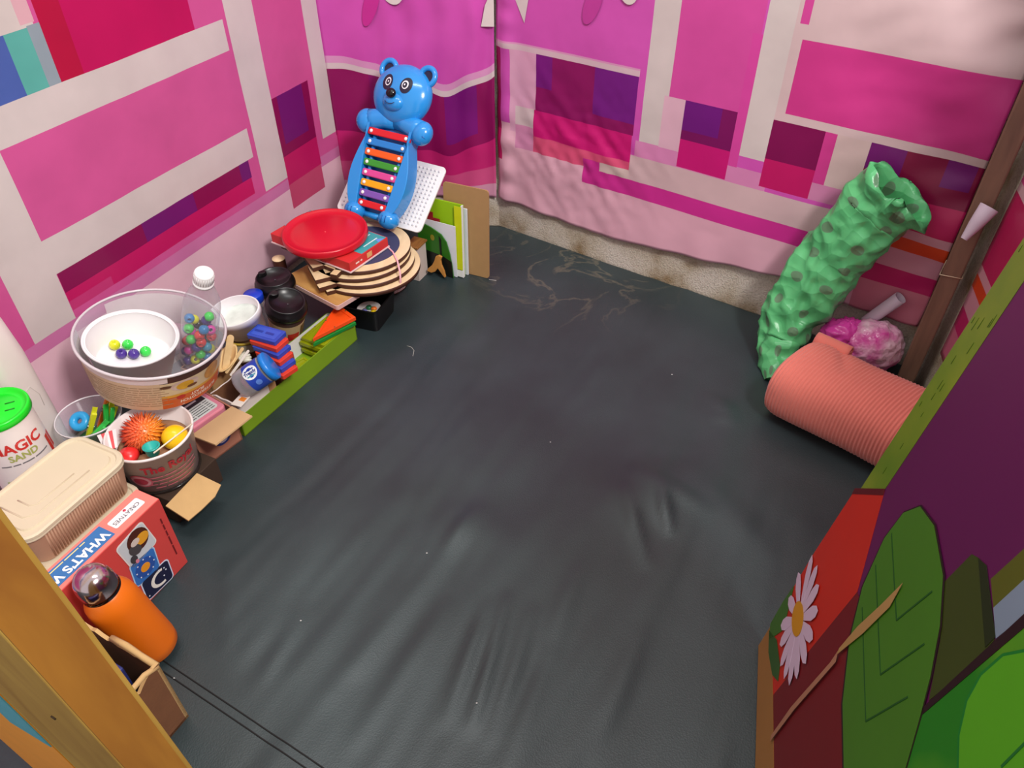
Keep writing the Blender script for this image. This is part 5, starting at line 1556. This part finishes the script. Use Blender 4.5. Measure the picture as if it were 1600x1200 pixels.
rl_ = thing('tub_lid', 'round bright red plastic tub lid lying on the puzzle box', 'lid', T((lc_.x, lc_.y, lz + 0.0035)) @ RX(2))
mb = MB(); mb.lathe([(0.091, 0.0), (0.0935, 0.0), (0.0945, 0.003), (0.094, 0.013), (0.0925, 0.0155), (0.089, 0.0155), (0.087, 0.0125), (0.083, 0.0122), (0.0815, 0.0112), (0.068, 0.0108), (0.066, 0.0116), (0.0001, 0.0114)], 80)
ld = mb.build('lid_disc', M((204, 22, 42), rough=0.28, var=0.03), rl_)
mb = MB(); mb.lathe([(0.003, 0.0114), (0.0022, 0.0126), (0.0001, 0.0128)], 16); mb.build('mould_nub', M((206, 24, 46), rough=0.3), ld)
mb = MB(); mb.lathe([(0.0001, 0.0), (0.091, 0.0), (0.091, 0.002)], 60); mb.build('lid_underside', M((200, 24, 44), rough=0.4), ld)

# ---- panda-shaped xylophone leaning back on the corner, white peg board behind it
XY = 29.0
xdir = Vector((math.cos(R(XY)), -math.sin(R(XY)), 0)); bdir = Vector((math.sin(R(XY)), math.cos(R(XY)), 0))
def lean_frame(o, deg):
    up_ = (Vector((0, 0, math.cos(R(deg)))) + bdir * math.sin(R(deg))).normalized()
    return basis(xdir, up_.cross(xdir).normalized(), up_, o)     # local x right, y away from the viewer, z along the toy
XT = gz + 0.001
pbz = P(656, 365, XT)
PBW, PBH = 0.245, 0.168
PBM = lean_frame(Vector((pbz.x, pbz.y, XT)) - xdir * PBW / 2, 50)
pgb = thing('peg_board', 'white plastic peg board with rows of small studs leaning behind the bear xylophone', 'board', PBM)
SIDE = basis((1, 0, 0), (0, 0, 1), (0, -1, 0), (0, 0, 0))     # prism x->x, y->z, z-> -y (towards the viewer)
mb = MB(); mb.prism([(x, y + PBH / 2) for (x, y) in rrect(PBW, PBH, 0.012)], -0.003, 0.002, SIDE); pbd = mb.build('board_plate', M((240, 238, 238), rough=0.4, var=0.02), pgb, bevel=0.001)
mb = MB()
for i in range(21):
    for j in range(15):
        x = -PBW / 2 + 0.014 + (PBW - 0.028) * i / 20; z = 0.014 + (PBH - 0.028) * j / 14
        mb.lathe([(0.0026, 0.002), (0.0022, 0.0045), (0.0001, 0.0048)], 8, SIDE @ T((x, z, 0)))
o = mb.build('studs', M((222, 220, 224), rough=0.4), pbd); o['kind'] = 'stuff'

BLU = M((40, 144, 222), rough=0.2, var=0.03, coat=0.3)
foot = P(590, 337, XT + 0.02)
XM = lean_frame(Vector((foot.x, foot.y, XT + 0.010)) - bdir * 0.012, 34) @ SC(0.97, 0.97, 0.97)
xy = thing('bear_xylophone', 'blue bear-shaped toy xylophone with eight coloured bars propped in the corner', 'toy', XM)
def zprism(poly, y0, y1):
    mb = MB(); mb.prism(poly, -y1, -y0, SIDE); return mb
# body plate: outline from shoulders to feet
def side_x(z):
    t = (z - 0.02) / 0.18
    return 0.055 + 0.024 * math.sin(math.pi * min(1, max(0, t)) ** 0.8)
out = [(side_x(z), z) for z in [0.008 + 0.0096 * k for k in range(22)]]
out += [(0.060, 0.225), (0.04, 0.236), (0.0, 0.232)]
poly = out + [(-x, z) for (x, z) in reversed(out[:-1])]
zprism(poly, -0.006, 0.012).build('body_back', M((30, 120, 200), rough=0.3), xy, bevel=0.004)
for s_ in (-1, 1):
    zz_ = [0.012 + 0.206 * k / 18 for k in range(19)]
    rail = [(s_ * (side_x(z) + 0.003), z) for z in zz_] + [(s_ * (0.040 + 0.022 * (z - 0.012) / 0.206), z) for z in reversed(zz_)]
    zprism(rail, -0.034, 0.008).build('side_rail', BLU, xy, bevel=0.011, bseg=4)
    mb = MB(); mb.sphere(0.027, T((s_ * 0.050, -0.020, 0.014)) @ SC(1.0, 0.9, 0.82)); ft = mb.build('foot', BLU, xy)
    for k in (-1, 0):
        mb = MB(); mb.tube([(s_ * 0.050 + 0.010 * k + 0.005, -0.0430, 0.006), (s_ * 0.050 + 0.010 * k + 0.005, -0.0445, 0.014), (s_ * 0.050 + 0.010 * k + 0.005, -0.0435, 0.021)], 0.001, 6); mb.build('toe_line', M((20, 90, 170), rough=0.4), ft)
    mb = MB(); mb.sphere(0.027, T((s_ * 0.079, -0.016, 0.224)) @ RY(20 * s_) @ SC(1.0, 0.8, 1.05)); pw_ = mb.build('paw', BLU, xy)
    for k in (0, 1):
        mb = MB(); mb.tube([(s_ * (0.088 + 0.004 * k), -0.034, 0.222 - 0.012 * k + 0.006), (s_ * 0.097, -0.028, 0.217 - 0.010 * k + 0.006), (s_ * 0.101, -0.018, 0.215 - 0.010 * k + 0.006)], 0.0012, 6); mb.build('toe_line', M((20, 90, 170), rough=0.4), pw_)
    mb = MB(); mb.tube([(s_ * 0.0, -0.008, 0.240), (s_ * 0.03, -0.012, 0.238), (s_ * 0.055, -0.016, 0.232), (s_ * 0.078, -0.016, 0.226)], [0.021, 0.022, 0.024, 0.026], 16, T((0, -0.004, 0)) @ SC(1, 0.75, 1)); mb.build('shoulder', BLU, xy)
    # ears
    mb = MB(); mb.lathe([(0.020 + 0.0065 * math.cos(a), 0.0065 * math.sin(a)) for a in [2 * math.pi * k / 12 for k in range(13)]], 24, T((s_ * 0.054, -0.012, 0.350)) @ RX(90)); ea = mb.build('ear', BLU, xy)
    mb = MB(); mb.lathe([(0.0001, 0), (0.019, 0)], 20, T((s_ * 0.054, -0.012, 0.350)) @ RX(90)); mb.build('ear_inside', M((26, 30, 60), rough=0.4), ea)
mb = MB(); mb.tube([(-0.034, -0.012, 0.012), (0.034, -0.012, 0.012)], 0.008, 10); mb.build('base_bar', BLU, xy)
mb = MB(); mb.sphere(0.070, T((0, -0.012, 0.298)) @ SC(1.12, 0.52, 1.0), 36, 24); hd = mb.build('head', BLU, xy)
def on_head(x, z, cz=0.298, r_=0.070):
    k = 1 - (x / (r_ * 1.12)) ** 2 - ((z - cz) / r_) ** 2
    return -0.012 - 0.52 * r_ * math.sqrt(max(0, k))
def head_patch(cx, cz, rx, rz, col, e, par, name, rot=0, rough=0.3):
    ring = ell(cx, cz, rx, rz, 28, rot); vs, fs = [], []
    for f in (1.0, 0.6, 0.25):
        for (x, z) in ring:
            x2, z2 = cx + (x - cx) * f, cz + (z - cz) * f; vs.append((x2, on_head(x2, z2) - e, z2))
    vs.append((cx, on_head(cx, cz) - e, cz)); n = 28
    for r_ in range(2):
        fs += [(r_ * n + i, r_ * n + (i + 1) % n, (r_ + 1) * n + (i + 1) % n, (r_ + 1) * n + i) for i in range(n)]
    fs += [(2 * n + i, 2 * n + (i + 1) % n, 3 * n) for i in range(n)]
    m2 = MB(); m2.add(vs, fs, smooth=True); return m2.build(name, M(col, rough=rough, var=0.02), par)
for s_ in (-1, 1):
    ep = head_patch(s_ * 0.0255, 0.316, 0.0145, 0.0185, (30, 30, 54), 0.0008, hd, 'eye_patch', rot=-8 * s_)
    head_patch(s_ * 0.0235, 0.317, 0.0082, 0.0098, (232, 232, 238), 0.0014, ep, 'eye_white')
    head_patch(s_ * 0.0232, 0.3165, 0.0056, 0.0070, (30, 30, 50), 0.0018, ep, 'eye_pupil')
    head_patch(s_ * 0.0226, 0.3172, 0.0018, 0.0024, (226, 226, 236), 0.0022, ep, 'eye_glint')
mb = MB(); mb.sphere(0.026, T((0, on_head(0, 0.282) + 0.010, 0.276)) @ SC(1.15, 0.75, 0.86), 24, 16); mz = mb.build('muzzle', BLU, hd)
mb = MB(); mb.sphere(0.0122, T((0, on_head(0, 0.288) - 0.0115, 0.291)) @ SC(1.05, 0.7, 0.9), 20, 14); nsx = mb.build('nose', M((14, 14, 20), rough=0.15), mz)
yn = on_head(0, 0.279) + 0.006
mb = MB(); mb.tube([(x, yn - 0.0195 * math.sqrt(max(0, 1 - (x / 0.0273) ** 2 - ((z - 0.279) / 0.0224) ** 2)) - 0.0003, z) for (x, z) in [(-0.013, 0.2725), (-0.008, 0.269), (0, 0.2675), (0.008, 0.269), (0.013, 0.2725)]], 0.0009, 6); mb.build('mouth', M((40, 60, 100), rough=0.5), mz)
KC = [('red', (214, 34, 40)), ('violet', (124, 86, 176)), ('amber', (240, 168, 20)), ('pink', (216, 76, 150)), ('green', (56, 150, 50)), ('orange', (236, 96, 30)), ('blue', (36, 128, 206)), ('red', (214, 34, 44))]
for k, (nm, col) in enumerate(KC):
    z = 0.036 + 0.0238 * k; hw = 0.041 + 0.0028 * k
    mb = zprism([(x, y + z) for (x, y) in rrect(hw * 2, 0.0165, 0.004)], -0.0300, -0.0215); ky_ = mb.build('key', M(col, rough=0.3, var=0.04), xy, bevel=0.0025)
    ky_['label'] = '%s xylophone key' % nm
    for s_ in (-1, 1):
        mb = MB(); mb.sphere(0.0044, T((s_ * (hw - 0.011), -0.0310, z)) @ SC(1, 0.6, 1), 12, 8); mb.build('key_pin', M((240, 238, 236), rough=0.3, var=0.02), ky_)
for s_ in (-1, 1):
    mb = MB(); mb.tube([(s_ * 0.030, -0.0170, 0.022), (s_ * 0.046, -0.0170, 0.212)], 0.0055, 8); mb.build('key_rail', M((36, 128, 206), rough=0.3), xy)

# ---- standing books, folders and the hardboard sheet
def sheet(name, label, cat, pr, w, h, th, m, yaw=-8, lean=4, edge=None, r_=0.001, right=True):
    """stands on its lower edge; pr = lower right corner"""
    Mx = T(pr) @ RZ(yaw) @ RX(-lean)
    t = thing(name, label, cat, Mx)
    mb = MB(); mb.prism([(x - w / 2, y + h / 2) for (x, y) in rrect(w, h, r_)], -th, 0.0, SIDE); mb.build('cover', m, t)
    return t
hb = sheet('hardboard_sheet', 'tan hardboard sheet with rounded corners standing at the end of the books', 'board', P(764, 437, 0) + Vector((0, 0.003, 0.001)), 0.118, 0.232, 0.0035, M((172, 134, 88), rough=0.7, var=0.08, vscale=50), yaw=-24, lean=2, r_=0.008)
mb = MB(); mb.prism([(0.004, -0.0), (0.012, -0.002), (-0.006, 0.003)], 0, 0.001, T((0, -0.006, 0.0005))); tag(mb.build('paper_chip', M((236, 232, 230), rough=0.6), None, T(P(768, 436, 0.001))), 'tiny white paper chip on the mat by the hardboard sheet', 'paper')
wf = sheet('white_folder', 'thin white and pale blue folder standing between the hardboard and the lime folder', 'folder', P(732, 430, 0) + Vector((0.0, -0.001, 0.001)), 0.100, 0.178, 0.003, M((222, 226, 236), rough=0.5), yaw=-24, lean=2)
lf_ = sheet('lime_folder', 'lime green folder with a yellow spine strip and dark red stepped print', 'folder', P(726, 432, 0) + Vector((0.0, -0.003, 0.001)), 0.095, 0.192, 0.004, M((150, 196, 24), rough=0.4, var=0.08), yaw=-25, lean=2)
mb = MB(); mb.box((-0.0105, -0.0056, 0.105), (0.019, 0.0008, 0.168)); mb.build('yellow_strip', M((206, 216, 24), rough=0.4), lf_)
mb = MB(); mb.box((-0.0105, -0.0056, 0.010), (0.019, 0.0008, 0.018)); mb.build('white_foot', M((230, 230, 226), rough=0.5), lf_)
mb = MB(); mb.box((-0.001, -0.002, 0.096), (0.003, 0.007, 0.192)); mb.build('white_edge', M((232, 234, 236), rough=0.5), lf_)
mb = MB(); mb.prism([(-0.094, 0.10), (-0.024, 0.10), (-0.024, 0.128), (-0.040, 0.128), (-0.040, 0.136), (-0.060, 0.136), (-0.060, 0.146), (-0.078, 0.146), (-0.078, 0.160), (-0.094, 0.160)], 0.0052, 0.006, SIDE); mb.build('red_print', M((150, 24, 36), rough=0.5), lf_)
wp_ = sheet('white_paper', 'sheet of white paper curling over the green booklet', 'paper', P(715, 431, 0) + Vector((0.0, -0.008, 0.001)), 0.085, 0.140, 0.0012, M((232, 230, 240), rough=0.6), yaw=-27, lean=1)
gbk = thing('green_booklet', 'green booklet with a black lower half standing before the white paper', 'book', T(P(710, 430, 0) + Vector((0.0, -0.012, 0.001))) @ RZ(-29) @ RX(-1))
gpoly = [(-0.098, 0), (0.0, 0), (-0.002, 0.03), (-0.008, 0.065), (-0.016, 0.095), (-0.030, 0.112), (-0.060, 0.124), (-0.098, 0.132)]
mb = MB(); mb.prism(gpoly, 0, 0.003, SIDE); mb.build('cover', M((44, 112, 26), rough=0.4, var=0.2, vscale=20), gbk)
mb = MB(); mb.prism([(-0.098, 0), (-0.0005, 0), (-0.003, 0.045), (-0.03, 0.055), (-0.098, 0.06)], 0.0031, 0.0037, SIDE); mb.build('black_print', M((18, 20, 16), rough=0.4), gbk)
mb = MB(); mb.prism([(-0.034, 0.02), (-0.030, 0.02), (-0.030, 0.10), (-0.036, 0.108)], 0.0038, 0.0042, SIDE); mb.build('black_stripe', M((16, 18, 14), rough=0.4), gbk)
mb = MB(); mb.prism(ell(-0.055, 0.098, 0.006, 0.008, 12), 0.0038, 0.0042, SIDE); mb.build('leaf_print', M((150, 140, 40), rough=0.4), gbk)
# wooden fish-tail piece and block
tq = P(690, 420, 0.0)
tail = [(-0.020, 0.0), (-0.008, 0.006), (0.0, 0.018), (0.010, 0.005), (0.020, -0.008), (0.024, -0.006), (0.020, 0.012), (0.012, 0.03), (0.010, 0.045), (0.014, 0.056), (0.004, 0.060), (-0.006, 0.054), (-0.010, 0.04), (-0.018, 0.024), (-0.03, 0.012), (-0.034, 0.004)]
mb = MB(); mb.prism([(x, y + 0.008) for (x, y) in tail], -0.004, 0.004, SIDE)
tag(mb.build('wooden_tail', wood_mat('caramel_wood', (176, 118, 52), (200, 142, 70), (30, 30, 10)), None, T((-0.182, 1.606, 0.0072)) @ SC(0.85, 0.85, 0.85) @ RZ(-18) @ RX(-6), bevel=0.0015), 'caramel wooden cut-out shaped like a fish tail beside the green booklet', 'cut-out')
bq = P(654, 392, 0.085)
wbk = thing('wooden_block', 'pale block with a brown wooden top behind the tied discs', 'block', T((-0.233, 1.618, 0)) @ RZ(-25) @ SC(0.42, 0.6, 1))
mb = MB(); mb.box((0, 0, 0.046), (0.075, 0.07, 0.09)); mb.build('block_body', M((206, 192, 184), rough=0.6), wbk)
mb = MB(); mb.box((0.004, 0, 0.0935), (0.086, 0.078, 0.005)); mb.build('wooden_top', wood_mat('brown_wood', (132, 84, 40), (176, 122, 62), (40, 10, 40)), wbk, bevel=0.001)

# ================================================================== far side: bag, blanket, pink bag
gbm, nt, pb = node_mat('green_bag_film')
uv = nt.nodes.new('ShaderNodeUVMap'); uv.uv_map = 'UVMap'
mp = nt.nodes.new('ShaderNodeMapping'); mp.inputs['Scale'].default_value = (17.0, 17.0, 1)
nt.links.new(uv.outputs[0], mp.inputs['Vector'])
vo = nt.nodes.new('ShaderNodeTexVoronoi'); vo.voronoi_dimensions = '2D'; vo.inputs['Scale'].default_value = 1.0; vo.inputs['Randomness'].default_value = 0.35
nt.links.new(mp.outputs[0], vo.inputs['Vector'])
rp = ramp(nt, [(0.17, (1, 1, 1, 1)), (0.19, (0, 0, 0, 1))]); nt.links.new(vo.outputs['Distance'], rp.inputs[0])
mx = nt.nodes.new('ShaderNodeMix'); mx.data_type = 'RGBA'; mx.inputs[6].default_value = rgb((92, 190, 122)); mx.inputs[7].default_value = rgb((98, 138, 104))
nt.links.new(rp.outputs[0], mx.inputs[0]); nt.links.new(mx.outputs[2], pb.inputs['Base Color'])
pb.inputs['Roughness'].default_value = 0.3; pb.inputs['Transmission Weight'].default_value = 0.0
tcn = nt.nodes.new('ShaderNodeTexCoord'); nzz = nt.nodes.new('ShaderNodeTexVoronoi'); nzz.inputs['Scale'].default_value = 34
nt.links.new(tcn.outputs['Object'], nzz.inputs['Vector']); bpn = nt.nodes.new('ShaderNodeBump'); bpn.inputs['Strength'].default_value = 0.55; bpn.inputs['Distance'].default_value = 0.012
nt.links.new(nzz.outputs['Distance'], bpn.inputs['Height']); nt.links.new(bpn.outputs[0], pb.inputs['Normal'])

# the bag is a long crumpled sleeve: foot on the mat, mouth against the wall
axis_pts = [(P(1205, 594, 0.006), 0.010, 0.016), (P(1210, 568, 0.02), 0.020, 0.034), (P(1218, 530, 0.050), 0.036, 0.050), (P(1238, 492, 0.100), 0.042, 0.062), (P(1266, 448, 0.165), 0.044, 0.067),
            (P(1300, 402, 0.235), 0.042, 0.066), (P(1338, 362, 0.300), 0.040, 0.067), (P(1368, 332, 0.345), 0.038, 0.070), (P(1386, 318, 0.370), 0.036, 0.073)]
NU_, verts, uvs = 80, [], []
def bag_ring(i, scale=1.0, push=0.0):
    p, ra, rb2 = axis_pts[i]
    a = axis_pts[max(i - 1, 0)][0]; b = axis_pts[min(i + 1, len(axis_pts) - 1)][0]
    ax = (b - a).normalized(); x = ax.cross(NR).normalized(); y = x.cross(ax)
    return p + ax * push, x, y, ra * scale, rb2 * scale, ax
rows = []
fine = []
for i in range(len(axis_pts) - 1):
    for k in range(11):
        t = k / 11
        A_, B_ = axis_pts[i], axis_pts[i + 1]
        fine.append((A_[0].lerp(B_[0], t), A_[1] + (B_[1] - A_[1]) * t, A_[2] + (B_[2] - A_[2]) * t))
fine.append(axis_pts[-1])
axis_pts = fine
mb = MB(); L_acc = 0
nR = len(axis_pts)
for i in range(nR):
    p, x, y, ra, rb2, ax = bag_ring(i)
    if i: L_acc += (p - axis_pts[i - 1][0]).length
    for k in range(NU_ + 1):
        g = 2 * math.pi * (k % NU_) / NU_
        d = x * math.cos(g) * rb2 + y * math.sin(g) * ra
        q = p + d
        nv = 0.006 - 0.022 * abs(noise.noise(Vector((q.x * 14 + q.z * 8, q.y * 14, q.z * 9)))) - 0.013 * abs(noise.noise(q * 30 + Vector((3, 1, 2)))) + 0.006 * noise.noise(q * 12)
        q = q + d.normalized() * nv * min(1, i / 16)
        if q.z < 0.003: q.z = 0.003
        dist = (q - K).dot(NR)
        if dist < 0.026: q = q + NR * (0.026 - dist)
        verts.append(q); uvs.append((0.36 * k / NU_ / 0.36 * 0.36 * 1.0, L_acc))
fs = [(i * (NU_ + 1) + k, i * (NU_ + 1) + k + 1, (i + 1) * (NU_ + 1) + k + 1, (i + 1) * (NU_ + 1) + k) for i in range(nR - 1) for k in range(NU_)]
# collar flaring out at the mouth, then the dark throat folding back in
def ring_at(scale, push, ns, seed):
    p, x, y, ra, rb2, ax = bag_ring(nR - 1)
    out = []
    for k in range(NU_ + 1):
        g = 2 * math.pi * (k % NU_) / NU_
        d = x * math.cos(g) * rb2 * scale + y * math.sin(g) * ra * scale
        q = p + d + ax * push
        q = q + d.normalized() * noise.noise(q * 30 + Vector((seed, 0, 0))) * ns + ax * noise.noise(q * 24 + Vector((0, seed, 0))) * ns
        dist = (q - K).dot(NR)
        if dist < 0.024: q = q + NR * (0.024 - dist)
        out.append(q)
    return out
for (sc_, ps, ns, sd) in ((1.04, 0.015, 0.012, 1), (1.12, 0.036, 0.026, 2), (0.98, 0.032, 0.018, 3), (0.80, 0.012, 0.014, 4), (0.66, -0.02, 0.008, 5), (0.6, -0.06, 0.005, 6), (0.5, -0.16, 0.002, 7)):
    rg = ring_at(sc_, ps, ns, sd); L_acc += 0.02
    base = len(verts) - (NU_ + 1)
    for k, q in enumerate(rg): verts.append(q); uvs.append((0.36 * k / NU_, L_acc))
    fs += [(base + k, base + k + 1, base + NU_ + 1 + k + 1, base + NU_ + 1 + k) for k in range(NU_)]
mb.add(verts, fs, smooth=True)
bag = mb.build('plastic_bag', gbm, None)
ul = bag.data.uv_layers.new(name='UVMap')
for lp in bag.data.loops: ul.data[lp.index].uv = uvs[lp.vertex_index]
tag(bag, 'long green plastic bag with dark dots leaning on the wall, mouth open at the top', 'bag')

# ribbed salmon blanket roll
sal = M((222, 122, 108), rough=0.85, var=0.06, sheen=0.3)
rx_ = Vector((0.735, -0.678, 0)).normalized(); ry_ = Vector((-rx_.y, rx_.x, 0))
bc_ = Vector((0.556, 1.150, 0)) + ry_ * 0.0
bl = thing('blanket_roll', 'salmon pink ribbed blanket rolled up and lying against the printed board', 'blanket', basis(rx_, ry_, Vector((0, 0, 1)), bc_))
NS_, NC_ = 250, 60
BLN = 0.262
verts = []
for i in range(NS_ + 1):
    u = -0.012 + BLN * i / NS_
    e = min(1.0, max(0.0, (u + 0.012) / 0.035)); f = 0.84 + 0.16 * math.sqrt(1 - (1 - e) ** 2)
    rib = 0.0012 * math.cos(u * 2 * math.pi / 0.0068)
    for k in range(NC_):
        g = 2 * math.pi * k / NC_
        cg, sg_ = math.cos(g), math.sin(g)
        pw2 = 2.6
        rr2 = 1.0 / ((abs(cg) ** pw2 + abs(sg_) ** pw2) ** (1 / pw2))
        y = 0.086 * rr2 * cg * f; z = 0.068 * rr2 * sg_ * f
        crease = 0.007 * math.exp(-(((u - 0.075) + (y - 0.01) * 0.6) / 0.012) ** 2) * (1 if z > 0 else 0) * max(0, 1 - abs(y - 0.035) / 0.05)
        nv = 0.006 * noise.noise(Vector((u * 9, y * 9, z * 9 + 3))) + rib
        s2 = (1 + (nv) / 0.08)
        z2 = 0.069 + z * s2 - crease
        sx_ = u + 0.012 * (y / 0.086)
        verts.append((sx_, y * s2, max(0.0015, z2)))
fs = [(i * NC_ + k, i * NC_ + (k + 1) % NC_, (i + 1) * NC_ + (k + 1) % NC_, (i + 1) * NC_ + k) for i in range(NS_) for k in range(NC_)]
fs.append(tuple(range(NC_))[::-1]); fs.append(tuple(NS_ * NC_ + k for k in range(NC_)))
mb = MB(); mb.add(verts, fs, smooth=True); mb.build('rolled_cloth', sal, bl)
mb = MB()
pts = [(0.0, 0, 0)]
sp2 = []
for k in range(26):
    a = k * 0.42; r2_ = 0.004 + 0.0006 * k; sp2.append((r2_ * math.cos(a), r2_ * math.sin(a)))
n = len(sp2); vs = []
for j in range(8):
    for (x, y) in sp2: vs.append((0.010 * j, x, y))
fs = [(j * n + k, j * n + k + 1, (j + 1) * n + k + 1, (j + 1) * n + k) for j in range(7) for k in range(n - 1)]
mb.add(vs, fs, T((-0.004, 0.074, 0.118)), smooth=True); mb.build('curled_edge', sal, bl, solid=0.003)

# crumpled pink carrier bag with white stuffing
pkb, nt, pb = node_mat('pink_bag_film')
tcn = nt.nodes.new('ShaderNodeTexCoord'); nzz = nt.nodes.new('ShaderNodeTexNoise'); nzz.inputs['Scale'].default_value = 16; nzz.inputs['Detail'].default_value = 6
nt.links.new(tcn.outputs['Object'], nzz.inputs['Vector'])
rp = ramp(nt, [(0.36, (214, 60, 160)), (0.46, (226, 140, 188)), (0.56, (234, 196, 212))]); nt.links.new(nzz.outputs['Fac'], rp.inputs[0]); nt.links.new(rp.outputs[0], pb.inputs['Base Color'])
pb.inputs['Roughness'].default_value = 0.2
nz3 = nt.nodes.new('ShaderNodeTexNoise'); nz3.inputs['Scale'].default_value = 60; nt.links.new(tcn.outputs['Object'], nz3.inputs['Vector'])
bpn = nt.nodes.new('ShaderNodeBump'); bpn.inputs['Strength'].default_value = 0.6; bpn.inputs['Distance'].default_value = 0.01
nt.links.new(nz3.outputs['Fac'], bpn.inputs['Height']); nt.links.new(bpn.outputs[0], pb.inputs['Normal'])
def crumple(r_, sx_, sy_, sz_, amp, seed, segs=48, rings=32):
    mb = MB(); mb.sphere(r_, SC(sx_, sy_, sz_), segs, rings)
    for i, v in enumerate(mb.v):
        d = v.normalized()
        a = noise.noise(d * 3.2 + Vector((seed, 0, 0))) * amp * 1.2 + (abs(noise.noise(d * 7 + Vector((0, seed, 0)))) - 0.2) * amp * 1.4
        mb.v[i] = v + d * a
    return mb
pq = P(1380, 530, 0.062) + NR * 0.036 - DR * 0.012
pbg = thing('pink_bag', 'crumpled pink plastic bag with white stuffing between the blanket and the wall', 'bag', T((pq.x - 0.005, pq.y, 0.060)))
mb = crumple(0.062, 1.05, 0.85, 0.95, 0.004, 3); mb.build('bag_bulge', pkb, pbg)
nq = P(1322, 515, 0.09) - Vector((pq.x - 0.005, pq.y, 0.060))
mb = crumple(0.038, 1.25, 0.9, 0.85, 0.005, 9); mb.build('bag_neck', M((218, 70, 168), rough=0.2, var=0.25, vscale=40, bump=0.5, bscale=70), pbg, T((nq.x, nq.y, nq.z - 0.01)))

# lint on the mat
q = [P(636, 541), P(643, 543), P(647, 548), P(645, 556)]
mb = MB(); mb.tube([Vector((p.x, p.y, mat_h(p.x, p.y) + 0.001)) for p in q], 0.0006, 5)
tag(mb.build('thread', M((176, 176, 170), rough=0.8), None), 'short pale curved thread lying on the black mat', 'thread')
for k, (px, py) in enumerate(((667, 865), (745, 1100), (272, 1060), (1050, 585), (470, 970), (860, 690))):
    p = P(px, py)
    mb = MB(); mb.sphere(0.0012, SC(1.4, 1, 0.6), 8, 6)
    tag(mb.build('lint_speck', M((186, 186, 184), rough=0.9), None, T((p.x, p.y, mat_h(p.x, p.y) + 0.0006))), 'tiny white lint speck on the black mat', 'lint', 'lint specks on the mat')
